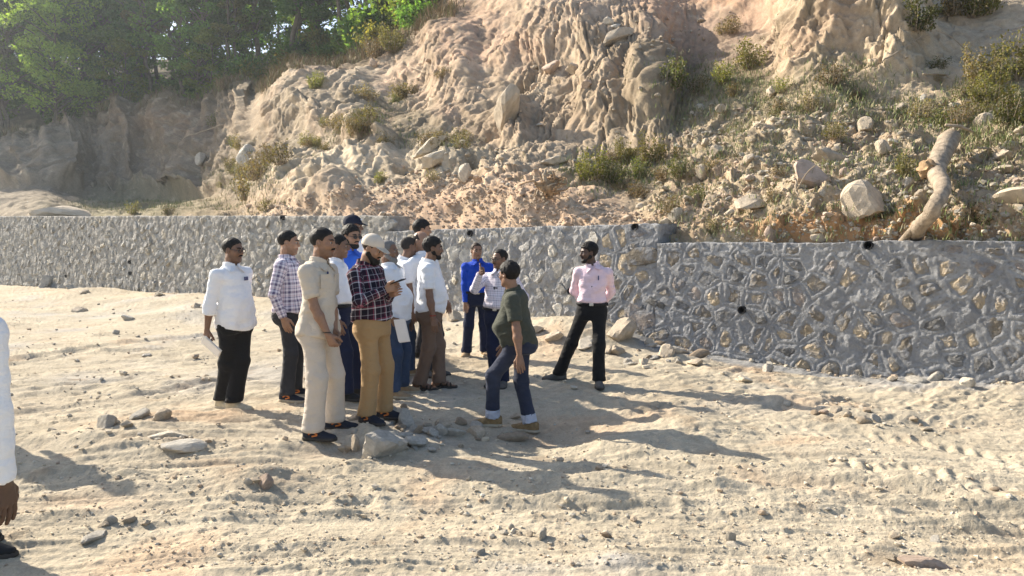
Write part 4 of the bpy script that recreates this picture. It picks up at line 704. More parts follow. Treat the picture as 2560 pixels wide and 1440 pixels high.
def tree_meshes(seed, hgt, wid, nleaf, lsize, clumps, low=0.3, lean=0.0):
    r = np.random.default_rng(seed); parts = []; n = 12
    ax = np.stack([np.cumsum(r.normal(size=n)) * 0.012 * hgt + lean * np.linspace(0, 1, n)**2 * hgt, np.cumsum(r.normal(size=n)) * 0.012 * hgt, np.linspace(-0.4, hgt * 0.93, n)], -1); ax[:2, :2] = 0
    parts.append(tube(ax, np.linspace(0.0115 * hgt, 0.002 * hgt, n), 8)); cc = []
    for q in range(clumps):
        h = hgt * (low + (1 - low) * r.uniform() ** 0.9); f = (h / hgt - low) / (1 - low); rad = wid * (0.25 + 0.75 * math.sin(math.pi * min(0.97, 0.18 + 0.78 * f))) * r.uniform(0.25, 1.0); a = r.uniform(0, 6.28)
        base = np.array([np.interp(max(0.1, h - rad * 0.5), ax[:, 2], ax[:, k]) for k in (0, 1)] + [max(hgt * 0.12, h - rad * 0.55)]); c = np.array([base[0] + rad * math.cos(a), base[1] + rad * math.sin(a), h]); cc.append(c)
        mid = (base + c) / 2 + np.array([0, 0, 0.12 * rad]) + 0.05 * rad * r.normal(size=3); parts.append(tube(smooth_path([base, mid, c], 6), np.linspace(0.0055 * hgt, 0.0012 * hgt, 6), 5))
    cc = np.array(cc); per = nleaf // clumps; L = []
    for c in cc:
        cr = wid * r.uniform(0.16, 0.36); q = r.normal(size=(per, 3)); q /= np.linalg.norm(q, axis=1)[:, None]; L.append(c + q * (cr * r.uniform(0.25, 1.0, (per, 1)) ** 0.6) * np.array([1, 1, 0.55]))
    V, F = leaf_quads(np.concatenate(L), lsize, r, 0.5, 1.5); tm = mesh_np('trunk', *join(parts)); tm.materials.append(M_TRUNK); lm = mesh_np('crown', V, F, False); attr_col(lm, 'tint', leaf_tints(len(F), r)); return tm, lm
TREES = {}
for key, sd, h, w, nl, ls, cl, low, lm in (('broad', 1, 11, 3.3, 11000, .14, 62, .18, 'light'), ('tall', 2, 16, 2.6, 9000, .165, 70, .24, 'dark'), ('round', 3, 12, 3.2, 9000, .165, 66, .20, 'mid'), ('slim', 4, 15, 1.7, 4600, .17, 48, .32, 'olive'), ('dense', 5, 13, 3.4, 10000, .17, 74, .14, 'dark'), ('small', 6, 6, 2.0, 3200, .15, 34, .2, 'light'), ('open', 7, 15, 2.9, 3600, .18, 44, .40, 'mid')):
    tm, cm = tree_meshes(sd, h, w, nl, ls, cl, low); TREES[key] = (tm, cm, lm)
def place_tree(key, p, sc, rot, label, group, lm=None, name='tree'):
    tm, cm, l0 = TREES[key]; r = empty(name, tuple(p), label, 'tree', group); r.scale = (sc, sc, sc); r.rotation_euler = (0, 0, rot); add('trunk', tm, None, r)
    me = cm
    c = add('crown', me, None, r)
    if len(me.materials) == 0: me.materials.append(M_LEAF[l0])
    if lm: c.material_slots[0].link = 'OBJECT'; c.material_slots[0].material = M_LEAF[lm]
    return r
def floor_pt(px, v):
    ci = int(np.argmin(np.abs(hx - px))); ri = int(np.argmin(np.abs(vq - v))); return HP[ri, ci].copy()
G_F = 'trees in the forest above the eroded bank'
for key, px_, v, sc, lab, lm in (('broad', 138, 7.0, 1.0, 'broad light green tree rising from the rim of the bank at the far left', None), ('small', 305, 7.05, .85, 'small light green tree right of the broad one, with bright young leaves', None), ('small', 285, 7.2, 1.0, 'bushy light green sapling behind the small light green tree', 'mid'), ('tall', 648, 7.35, 1.05, 'dark tree with a thick straight trunk at the forest edge', None), ('slim', 572, 7.15, .8, 'slender tree with a thin pale trunk left of the thick straight one', None), ('slim', 590, 7.2, .7, 'second slender tree beside the thin pale trunk', None),
                                 ('small', 640, 7.3, .8, 'little yellow green tree under the thick straight trunk', None), ('round', 465, 7.3, 1.0, 'round mid green tree leaning over the bank', None), ('open', 395, 7.5, 1.0, 'open crowned tree with sky showing through its branches', None), ('small', 520, 7.1, .8, 'low light green tree on the rim beside the brown grass', None), ('dense', 20, 7.3, 1.0, 'dense dark tree at the left edge of the picture', None), ('slim', 745, 7.5, .9, 'slender tree above the brown scarp', None), ('tall', 880, 7.8, .8, 'dark tree with a pale trunk high above the brown scarp', None)):
    place_tree(key, floor_pt(px_, v), sc, px_ * 0.7, lab, G_F, lm)
rt = np.random.default_rng(31); nm = {'tall': 'tall dark green forest tree standing behind the forest edge', 'dense': 'dense dark forest tree with a full crown behind the forest edge', 'round': 'mid green round crowned forest tree behind the forest edge', 'slim': 'slim olive forest tree with a thin trunk behind the forest edge', 'open': 'thin crowned green forest tree behind the forest edge', 'broad': 'spreading light green forest tree behind the forest edge'}
for q in range(86):
    px_ = rt.uniform(-420, 1230) if q < 76 else rt.uniform(180, 640); v = 7.25 + 1.7 * rt.uniform() ** 1.15
    if 340 < px_ < 420 and v > 8.2 and rt.uniform() < 0.6: continue
    key = str(rt.choice(['tall', 'dense', 'round', 'slim', 'open', 'broad'], p=[.26, .26, .16, .14, .12, .06])); place_tree(key, floor_pt(px_, v), rt.uniform(.8, 1.2), rt.uniform(0, 6.28), nm[key], G_F + ': ' + key)
def shrub_mesh(seed, nl, ls, w, h, stems=14):
    r = np.random.default_rng(seed); parts = []; L = []
    for q in range(stems):
        a = r.uniform(0, 6.28); rad = w * r.uniform(.2, 1); e = np.array([rad * math.cos(a), rad * math.sin(a), h * r.uniform(.45, 1.0) * (1 - 0.4 * (rad / w)**2)]); m_ = e * 0.5 + np.array([0, 0, 0.12 * h]); b_ = e * np.array([.75, .75, 0]) * r.uniform(0, 1); m_ = (b_ + e) * .5 + r.normal(size=3) * .07 * w; pth = smooth_path([b_, m_, e], 6)
        parts.append(tube(pth, np.linspace(.010, .003, 6) * max(1, h), 4)); k = nl // stems; t = r.uniform(.12, 1.05, k); pos = np.stack([np.interp(t * 5, np.arange(6), pth[:, c]) for c in range(3)], -1); L.append(pos + r.normal(size=(k, 3)) * 0.10 * w)
    V, F = leaf_quads(np.concatenate(L), ls, r, 0.4, 1.7); sm = mesh_np('stems', *join(parts)); sm.materials.append(M_TWIG); lm = mesh_np('foliage', V, F, False); attr_col(lm, 'tint', leaf_tints(len(F), r, .65, 1.3, .35)); lm.materials.append(M_LEAF['mid']); return sm, lm
SHR = [shrub_mesh(40 + q, n, ls, w, h, st) for q, (n, ls, w, h, st) in enumerate([(1100, .040, .5, .75, 20), (1700, .034, .45, .9, 20), (1100, .035, .6, .6, 22), (520, .036, .4, .7, 24), (2600, .15, 1.5, 2.1, 26), (2200, .13, 1.6, 1.6, 24)])]
def place_shrub(q, p, sc, rot, label, group, lm, mats=None):
    r = empty('shrub', tuple(p), label, 'shrub', group); r.scale = (sc,) * 3; r.rotation_euler = (0, 0, rot); add('stems', SHR[q][0], None, r); c = add('foliage', SHR[q][1], None, r); c.material_slots[0].link = 'OBJECT'; c.material_slots[0].material = (mats or M_LEAF)[lm]
for q in range(80):
    px_ = rt.uniform(-300, 1200); v = 6.85 + 1.3 * rt.uniform(); lm = str(rt.choice(['dark', 'mid', 'light', 'olive'], p=[.45, .33, .02, .20])); place_shrub(4 + int(rt.integers(2)), floor_pt(px_, v) - np.array([0, 0, .1]), rt.uniform(.7, 1.25), rt.uniform(0, 6.28), 'leafy ' + {'dark': 'dark green', 'mid': 'green', 'light': 'bright green', 'olive': 'olive'}[lm] + ' undergrowth bush along the forest edge', 'undergrowth bushes: ' + lm, lm)
SL = [(1480, 430, 1.15, 1, 'light', 'light green leafy shrub above the torn stump'), (1530, 440, 1.1, 0, 'mid', 'dense green shrub right of the stump'), (1560, 385, 1.0, 1, 'olive', 'olive shrub behind the dense green one'), (1625, 385, 1.15, 1, 'olive', 'leafy olive shrub on the slope, large leaved'), (1600, 425, .9, 0, 'mid', 'low green shrub under the large leaved one'), (1690, 420, 1.0, 2, 'mid', 'spreading green shrub right of the large leaved one'), (1590, 470, .8, 2, 'dry', 'dry low shrub beneath the green ones'), (1670, 515, 1.0, 3, 'dry', 'twiggy dry shrub above the end of the middle wall'), (1650, 600, .6, 0, 'olive', 'small shrub growing at the step of the wall'),
      (2480, 250, 1.35, 1, 'olive', 'largest bush on the slope, at the upper right'), (2530, 300, 1.3, 0, 'mid', 'green bush below the largest one'), (2440, 190, 1.4, 1, 'dry', 'dusty bush above the bare bent branch'), (2530, 180, 1.6, 1, 'olive', 'olive bush in the upper right corner'), (2400, 290, 1.2, 3, 'dry', 'dry bush at the upper end of the log'), (2300, 280, 1.1, 3, 'dry', 'sparse dry bush left of the log top'), (2260, 420, .8, 0, 'olive', 'small green bush left of the log knot'), (2290, 60, 1.5, 1, 'mid', 'green bush on top of the rocky outcrop'), (2440, 20, 1.7, 1, 'light', 'bright bush at the top right of the picture'), (2380, 20, 1.6, 0, 'dry', 'dusty bush at the top of the outcrop'),
      (1800, 190, 1.0, 0, 'light', 'light green tuft on the upper right slope'), (1870, 150, 1.3, 0, 'olive', 'green scrub under the rocky outcrop'), (1740, 210, 1.1, 3, 'olive', 'scrub beside the dark end of the mound'), (1690, 200, 1.3, 0, 'mid', 'dark scrub at the foot of the mound'), (1950, 210, .9, 3, 'light', 'small bright scrub left of the outcrop foot'), (2080, 190, 1.2, 3, 'dry', 'dry scrub at the foot of the outcrop'), (2020, 260, 1.0, 3, 'dry', 'dry scrub in the middle of the right slope'), (1820, 60, 1.0, 2, 'dry', 'dark dry scrub on the upper slope'),
      (940, 120, 1.6, 3, 'dry', 'dry bush on the ridge of the pale rock'), (980, 110, 1.4, 1, 'olive', 'leafy bush on the ridge of the pale rock'), (790, 198, .9, 1, 'light', 'yellow green tuft on the crest of the pale rock'), (920, 290, 1.3, 3, 'olive', 'green brown scrub in the band across the pale rock'), (880, 320, 1.2, 3, 'dry', 'dry scrub in the band across the pale rock'), (1060, 350, 1.0, 3, 'dry', 'dead scrub under the gullied slope'), (950, 435, .6, 0, 'light', 'small green tuft at the foot of the pale rock'), (1080, 430, .7, 3, 'dry', 'tangled dry scrub beside the soil heap'), (700, 390, 1.5, 3, 'olive', 'scrub left of the pale rock nose'), (640, 430, 1.7, 3, 'dry', 'grey dry scrub below the pale rock nose'), (610, 480, 1.8, 3, 'dry', 'grey scrub in the gully left of the pale rock'), (420, 515, .7, 3, 'olive', 'yellow green scrub in the far gully'), (330, 515, .9, 3, 'olive', 'dull scrub on the floor of the far gully'), (1930, 480, .7, 3, 'dry', 'dry tuft left of the disc shaped boulder'), (2080, 330, .9, 3, 'olive', 'sparse scrub above the disc shaped boulder'), (1780, 560, .7, 3, 'olive', 'scrub just above the right wall'), (2420, 520, .7, 3, 'dry', 'dry scrub right of the log')]
rb = np.random.default_rng(88)
def scrub_w(px, py):
    w = 1.0 * np.exp(-((py - 300 + .42 * (px - 900)) / 30)**2 - ((px - 860) / 170)**2) + .9 * np.exp(-((px - 620) / 70)**2 - ((py - 440) / 70)**2) + 0.8 * np.exp(-((px - 1080) / 110)**2 - ((py - 360) / 26)**2)
    return w + .35 * sstep(1650, 1760, px) * sstep(150, 240, py) * sstep(0, .4, fbm(px / 120, py / 90, 3.0, 2)) * (py < 580) + .8 * np.exp(-((px - 1580) / 150)**2 - ((py - 420) / 45)**2) + .9 * np.exp(-((px - 2480) / 110)**2 - ((py - 270) / 90)**2)
Pk, Nk, ik = hill_pick(120, scrub_w, 61)
for p in Pk:
    lm = str(rb.choice(['dry', 'olive', 'mid'], p=[.5, .38, .12])); place_shrub(int(rb.choice([0, 2, 3])), p - np.array([0, 0, .05]), rb.uniform(.28, .65) * (p[1] / 13) ** .7, rb.uniform(0, 6.28), 'small ' + {'dry': 'brown dry', 'olive': 'dusty olive', 'mid': 'dusty green'}[lm] + ' tuft of scrub scattered over the hillside', 'small scrub tufts: ' + lm, lm, M_SHR)
for px_, py_, sc, q, lm, lab in SL:
    p, n = on_hill(px_, py_ + 18); place_shrub(q, p, sc * (p[1] / 13) ** 0.5 * 0.64, px_ * .37, lab, 'shrubs on the hillside', lm, M_SHR)
def grass(name, P, hgt, m, seed, per, label, tints):
    r = np.random.default_rng(seed); n = len(P) * per; B = np.repeat(P, per, axis=0) + r.normal(size=(n, 3)) * np.array([.12, .12, .0]); h = np.repeat(np.broadcast_to(hgt, len(P)), per) * r.uniform(.5, 1.2, n); a = r.uniform(0, 6.28, n); l = r.uniform(.2, 1.3, n) * h
    tip = B + np.stack([np.cos(a) * l, np.sin(a) * l, h], -1); mid = B + np.stack([np.cos(a) * l * .3, np.sin(a) * l * .3, h * .6], -1); w = np.stack([-np.sin(a), np.cos(a), 0 * a], -1) * (0.010 * h / .4 + .004)[:, None]
    V = np.stack([B - w, B + w, mid + w * .7, mid - w * .7, tip], 1).reshape(-1, 3); o = np.arange(n)[:, None] * 5; F = np.concatenate([o + np.array([0, 1, 2]), o + np.array([0, 2, 3]), o + np.array([3, 2, 4])]); t = np.array(tints)[r.integers(len(tints), size=n)] * r.uniform(.8, 1.2, (n, 1))
    me = mesh_np(name, V, F, False); attr_col(me, 'tint', np.repeat(t, 5, axis=0)); return tag(add(name, me, m), label, kind='stuff')
M_GRASS = mat('dry_grass_blades', (1, 1, 1), 0.9, 0.1, 5, 0, tint=True)
ci = rt.integers(0, len(hx), 2200); ci = ci[(hx[ci] > -250) & (hx[ci] < 1150)]; ri = [int(np.argmin(np.abs(vq - v))) for v in 5.75 + 0.75 * rt.uniform(size=len(ci))]; Pg = HP[ri, ci]; kp = fbm(Pg[:, 0] * .4, Pg[:, 1] * .4, 2.0, 2) > -0.25; Pg = Pg[kp]
grass('rim_grass', Pg, np.clip(.5 * rt.uniform(.5, 1.3, len(Pg)), .2, .9), M_GRASS, 3, 11, 'brown dry grass hanging along the rim of the bank', [(.23, .17, .10), (.29, .22, .13), (.18, .15, .09), (.20, .20, .09)])
def grass_w(px, py):
    w = 0.12 * sstep(1600, 1700, px) * sstep(180, 260, py) + 0.5 * sstep(1600, 1760, px) * sstep(120, 230, py) * sstep(-0.05, 0.4, fbm(px / 110, py / 80, 12.0, 3)) * (0.3 + 0.7 * (1 - sstep(330, 420, py))) + 0.9 * np.exp(-((px - 1800) / 120)**2 - ((py - 210) / 50)**2) + 0.8 * np.exp(-((px - 2100) / 90)**2 - ((py - 210) / 40)**2)
    w = w + 0.7 * np.exp(-((px - 1580) / 140)**2 - ((py - 430) / 40)**2) + 0.8 * np.exp(-((px - 910) / 80)**2 - ((py - 305 + 0.5 * (px - 910)) / 28)**2) + 0.8 * np.exp(-((px - 620) / 70)**2 - ((py - 460) / 60)**2) + 0.5 * np.exp(-((px - 1080) / 90)**2 - ((py - 355) / 22)**2) + 0.9 * np.exp(-((px - 2480) / 120)**2 - ((py - 300) / 60)**2) + 0.9 * np.exp(-((px - 350) / 140)**2 - ((py - 515) / 14)**2)
    return w * (px > -50) * (px < 2620) * (py > -10) * (py < 610)
Pg, Ng, ig = hill_pick(4400, grass_w, 27); grass('slope_grass', Pg, .105 * (Pg[:, 1] / 13) ** .6, M_GRASS, 4, 8, 'thin dry grass and weeds on the hillside', [(.30, .26, .15), (.22, .24, .10), (.18, .22, .08), (.34, .30, .19), (.15, .19, .07)])
# ------------------------------------------------------------------ people: smooth-blended bodies and clothes meshed from distance fields
def vn(v): v = np.asarray(v, float); return v / (np.linalg.norm(v) + 1e-12)
def rcone(P, a, b, ra, rb):
    ba = b - a; t = np.clip(((P - a) @ ba) / (ba @ ba + 1e-9), 0, 1); return np.linalg.norm(P - a - t[:, None] * ba, axis=1) - (ra + (rb - ra) * t)
def ell(Q, c, r):
    q = (Q - np.asarray(c)) / np.asarray(r); k = np.linalg.norm(q, axis=1); return (k - 1) * min(r) if min(r) > 0.6 * max(r) else k * (k - 1) / (np.linalg.norm(q / np.asarray(r), axis=1) + 1e-9)
def smin(a, b, k):
    h = np.clip(0.5 + 0.5 * (b - a) / k, 0, 1); return b + (a - b) * h - k * h * (1 - h)
def smax(a, b, k): return -smin(-a, -b, k)
def nets(f, lo, hi, h):
    """surface nets with a coarse first pass; returns verts, quads"""
    lo = np.asarray(lo, float); hi = np.asarray(hi, float); st = 4
    n = (np.ceil((hi - lo) / (h * st)).astype(int)) * st + 1; nc = (n - 1) // st + 1
    g = [lo[k] + h * np.arange(n[k]) for k in range(3)]; gc = [q[::st] for q in g]
    Pc = np.stack(np.meshgrid(*gc, indexing='ij'), -1).reshape(-1, 3); vc = f(Pc).reshape(nc)
    near = np.abs(vc) < h * st * 2.4
    v = np.repeat(np.repeat(np.repeat(vc, st, 0), st, 1), st, 2)
    pad = st // 2; v = v[pad:pad + n[0], pad:pad + n[1], pad:pad + n[2]]
    m = np.repeat(np.repeat(np.repeat(near, st, 0), st, 1), st, 2)[pad:pad + n[0], pad:pad + n[1], pad:pad + n[2]]
    if v.shape != tuple(n):
        pw = [(0, n[k] - v.shape[k]) for k in range(3)]; v = np.pad(v, pw, mode='edge'); m = np.pad(m, pw, mode='edge')
    v = v.copy(); ii = np.argwhere(m); v[m] = f(lo + ii * h)
    s = v < 0; cnt = np.zeros(tuple(n - 1), np.int8); sl = [slice(0, -1), slice(1, None)]
    for a in (0, 1):
        for b in (0, 1):
            for c in (0, 1): cnt += s[sl[a], sl[b], sl[c]]
    act = (cnt > 0) & (cnt < 8); C_ = np.argwhere(act); idx = np.full(act.shape, -1, np.int32); idx[act] = np.arange(len(C_))
    acc = np.zeros((len(C_), 3)); num = np.zeros(len(C_))
    for ax in range(3):
        o1, o2 = [k for k in range(3) if k != ax]
        for a in (0, 1):
            for b in (0, 1):
                p = C_.copy(); p[:, o1] += a; p[:, o2] += b; q = p.copy(); q[:, ax] += 1
                va, vb = v[tuple(p.T)], v[tuple(q.T)]; cr = (va < 0) != (vb < 0); t = np.where(cr, va / np.where(cr, va - vb, 1), 0)
                w = p.astype(float); w[:, ax] += t; acc += w * cr[:, None]; num += cr
    V = lo + h * acc / num[:, None]; Fs = []
    for ax in range(3):
        o1, o2 = [(1, 2), (2, 0), (0, 1)][ax]
        A = [slice(None)] * 3; B = [slice(None)] * 3; A[ax] = slice(0, -1); B[ax] = slice(1, None); sa, sb = s[tuple(A)], s[tuple(B)]
        e = np.argwhere(sa != sb); ok = (e[:, o1] > 0) & (e[:, o2] > 0) & (e[:, o1] < n[o1] - 1) & (e[:, o2] < n[o2] - 1); e = e[ok]; fl = sa[tuple(e.T)]
        d1 = np.zeros(3, int); d1[o1] = 1; d2 = np.zeros(3, int); d2[o2] = 1
        q = np.stack([idx[tuple((e - d1 - d2).T)], idx[tuple((e - d2).T)], idx[tuple(e.T)], idx[tuple((e - d1).T)]], -1)
        q[~fl] = q[~fl][:, ::-1]; Fs.append(q)
    F = np.concatenate(Fs); F = F[(F >= 0).all(1)]
    return V, F
def skin_mat():
    m, t, bs, L = nt('skin'); a = N(t, 'ShaderNodeAttribute', attribute_name='tint').outputs['Color']; co = N(t, 'ShaderNodeTexCoord').outputs['Object']
    c = mixrgb(t, a, ramp(t, noise_out(t, co, 40, 4), [(0.3, 0.88), (0.7, 1.1)]), 1.0, 'MULTIPLY'); L.new(c, bs.inputs['Base Color'])
    bs.inputs['Roughness'].default_value = 0.48; bs.inputs['Specular IOR Level'].default_value = 0.4; bs.inputs['Subsurface Weight'].default_value = 0.08; bs.inputs['Subsurface Radius'].default_value = (.012, .005, .003)
    bump(t, bs, noise_out(t, co, 220, 3), 0.12, 0.003); return m
M_SKIN = skin_mat()
def hair_mat(name, col, rough=0.45):
    m, t, bs, L = nt(name); co = N(t, 'ShaderNodeTexCoord').outputs['Object']; n1 = noise_out(t, co, 90, 4, 0.7, (1, 1, 0.35))
    L.new(mixrgb(t, [q * 0.5 for q in col], [q * 1.6 for q in col], n1), bs.inputs['Base Color']); bs.inputs['Roughness'].default_value = rough + .15; bs.inputs['Specular IOR Level'].default_value = 0.18
    bump(t, bs, n1, 0.5, 0.006); return m
M_HAIR = {'black': hair_mat('black_hair', (.012, .010, .009)), 'grey': hair_mat('greying_hair', (.16, .155, .15), .6), 'brown': hair_mat('dark_brown_hair', (.030, .018, .012)), 'short': hair_mat('cropped_hair', (.035, .030, .027), .7), 'salt': hair_mat('salt_and_pepper_beard', (.20, .19, .18), .7)}
def cloth(name, col, rough=0.85, weave=380, fold=0.7, var=0.07, worn=0.0):
    m, t, bs, L = nt(name); co = N(t, 'ShaderNodeTexCoord').outputs['Object']
    c = mixrgb(t, [q * (1 - var) for q in col], [min(.92, q * (1 + var)) for q in col], noise_out(t, co, 5, 4))
    if worn: c = mixrgb(t, c, [min(1, q * 2.2 + .03) for q in col], ramp(t, noise_out(t, co, 3.2, 3), [(.45, 0), (.75, worn)]))
    L.new(c, bs.inputs['Base Color']); bs.inputs['Roughness'].default_value = rough; bs.inputs['Specular IOR Level'].default_value = 0.15; bs.inputs['Sheen Weight'].default_value = 0.06
    b1 = bump(t, bs, noise_out(t, co, 9, 4, 0.55, (1, 1, 1.9)), fold, 0.03); bump(t, bs, noise_out(t, co, weave, 2), 0.15, 0.002, b1); return m
def plaid(name, bg_, bands, su, sv, rough=0.85):
    """woven check from the cloth coordinates: bands = (centre, half width, colour, strength) in one repeat, both ways"""
    m, t, bs, L = nt(name); at = N(t, 'ShaderNodeAttribute', attribute_name='weave'); sx = N(t, 'ShaderNodeSeparateXYZ'); L.new(at.outputs['Vector'], sx.inputs[0]); c = None
    def stripes(v, s):
        fr = mathn(t, 'FRACT', mathn(t, 'MULTIPLY', v, s)); col = None
        for cen, hw, cc, st in bands:
            d = mathn(t, 'ABSOLUTE', mathn(t, 'SUBTRACT', fr, cen)); k = mathn(t, 'MULTIPLY', mathn(t, 'LESS_THAN', d, hw), st)
            col = mixrgb(t, bg_ if col is None else col, cc, k)
        return col
    cu, cv = stripes(sx.outputs[0], su), stripes(sx.outputs[1], sv); c = mixrgb(t, cu, cv, 0.5)
    co = N(t, 'ShaderNodeTexCoord').outputs['Object']
    L.new(c, bs.inputs['Base Color']); bs.inputs['Roughness'].default_value = rough; bs.inputs['Specular IOR Level'].default_value = 0.12
    bump(t, bs, noise_out(t, co, 9, 4, 0.55, (1, 1, 1.9)), 0.35, 0.03); return m
DBG = False
WHITE = (.80, .81, .83)
CL = {'white': cloth('white_cotton', WHITE), 'offwhite': cloth('white_polyester', (.76, .77, .80)), 'beige': cloth('beige_uniform_cloth', (.56, .49, .40)), 'blue': cloth('bright_blue_cotton', (.035, .13, .60)), 'royal': cloth('royal_blue_cotton', (.008, .055, .42)), 'pink': cloth('pale_pink_cotton', (.78, .60, .66)), 'olive': cloth('dark_olive_knit', (.062, .066, .050)),
      'black': cloth('black_trouser_cloth', (.012, .012, .013)), 'char': cloth('charcoal_denim', (.035, .036, .042), worn=.25), 'navy': cloth('navy_trouser_cloth', (.012, .017, .045)), 'khaki': cloth('tan_chino_cloth', (.36, .235, .115)), 'cream': cloth('cream_uniform_cloth', (.55, .48, .40)), 'jeans': cloth('blue_denim', (.034, .055, .105), worn=.35), 'darkjeans': cloth('dark_grey_blue_denim', (.026, .032, .055), worn=.35), 'brown': cloth('brown_trouser_cloth', (.17, .115, .085)), 'dkgrey': cloth('dark_grey_trouser_cloth', (.03, .03, .036)),
      'purple': plaid('purple_white_plaid', (.72, .68, .74), [(.20, .13, (.045, .03, .12), .9), (.62, .06, (.06, .04, .15), .8), (.80, .035, (.30, .06, .12), .6)], 11.5, 11.5), 'darkplaid': plaid('black_maroon_plaid', (.014, .012, .022), [(.5, .30, (.030, .010, .022), .9), (.22, .045, (.62, .58, .62), .95), (.34, .03, (.40, .08, .14), .9), (.72, .025, (.45, .45, .50), .8)], 9.0, 9.0), 'check': plaid('white_navy_check', (.74, .70, .75), [(.25, .075, (.10, .09, .20), .8), (.75, .05, (.36, .22, .30), .7)], 20.0, 20.0)}
M_BLK = mat('black_leather', (.012, .012, .013), .6, .2, 20, .2, 80, .003, spec=.25); M_METAL = mat('belt_buckle', (.55, .52, .45), .3, .1, 10, 0, spec=.8); M_SOLE = mat('pale_shoe_sole', (.42, .36, .27), .8, .2, 20, .3, 60, .004); M_SOLED = mat('dark_shoe_sole', (.05, .045, .04), .8, .2, 20, .3, 60, .004)
M_SHOE = {'tan': mat('tan_suede', (.33, .235, .14), .85, .2, 20, .3, 90, .003), 'dust': mat('dusty_grey_leather', (.10, .095, .088), .7, .35, 12, .2, 60, .003), 'navy': mat('dark_navy_mesh', (.02, .024, .036), .8, .2, 30, .4, 140, .003), 'black': M_BLK, 'hike': mat('brown_hiking_suede', (.25, .165, .08), .85, .3, 25, .4, 90, .004), 'sandal': mat('dark_brown_strap', (.05, .035, .025), .6, .2, 20, .2, 80, .003), 'pale': mat('pale_canvas_shoe', (.52, .45, .32), .85, .2, 20, .3, 90, .003), 'grey': mat('grey_trainer_mesh', (.16, .16, .17), .8, .3, 25, .4, 120, .003)}
M_ORANGE = mat('orange_trim', (.62, .20, .05), .6, .1, 10, 0); M_EYEW = mat('eye_white', (.36, .32, .29), .3, .05, 10, 0, spec=.5); M_IRIS = mat('dark_iris', (.012, .008, .006), .2, .05, 10, 0, spec=.6); M_GLASS = mat('dark_spectacle_frame', (.02, .018, .018), .35, .1, 10, 0, spec=.5); M_LENS = mat('tinted_lens', (.035, .035, .04), .08, .05, 10, 0, spec=.8)
M_CAPB = mat('beige_cap_cotton', (.62, .54, .44), .9, .06, 10, .25, 200, .002); M_CAPN = mat('navy_cap_cotton', (.014, .018, .035), .9, .1, 10, .25, 200, .002); M_PAPER = mat('white_paper', (.80, .80, .80), .7, .03, 5, .05, 30, .002); M_TURNUP = cloth('pale_denim_turn_up', (.48, .50, .58)); M_PEN = mat('blue_pen', (.02, .03, .12), .35, .1, 10, 0, spec=.5); M_THREAD = mat('red_wrist_thread', (.30, .03, .02), .8, .2, 10, 0); M_SCREEN = mat('phone_glass', (.22, .25, .30), .1, .05, 5, 0, spec=.8); M_GOLD = mat('gold_ring', (.75, .5, .15), .25, .05, 5, 0, spec=.9); M_GOLD.node_tree.nodes['Principled BSDF'].inputs['Metallic'].default_value = 1.0
SK = {'med': (.28, .155, .095), 'dark': (.20, .108, .067), 'fair': (.35, .20, .125), 'deep': (.105, .058, .038)}
def two_bone(A, Bt, la, lb, pole):
    d = Bt - A; L = np.linalg.norm(d); L2 = min(L, (la + lb) * 0.999); u = d / L; Bt = A + u * L2
    x = (la * la - lb * lb + L2 * L2) / (2 * L2); hgt = math.sqrt(max(la * la - x * x, 0)); p = vn(np.asarray(pole) - u * np.dot(pole, u)); return A + u * x + p * hgt, Bt
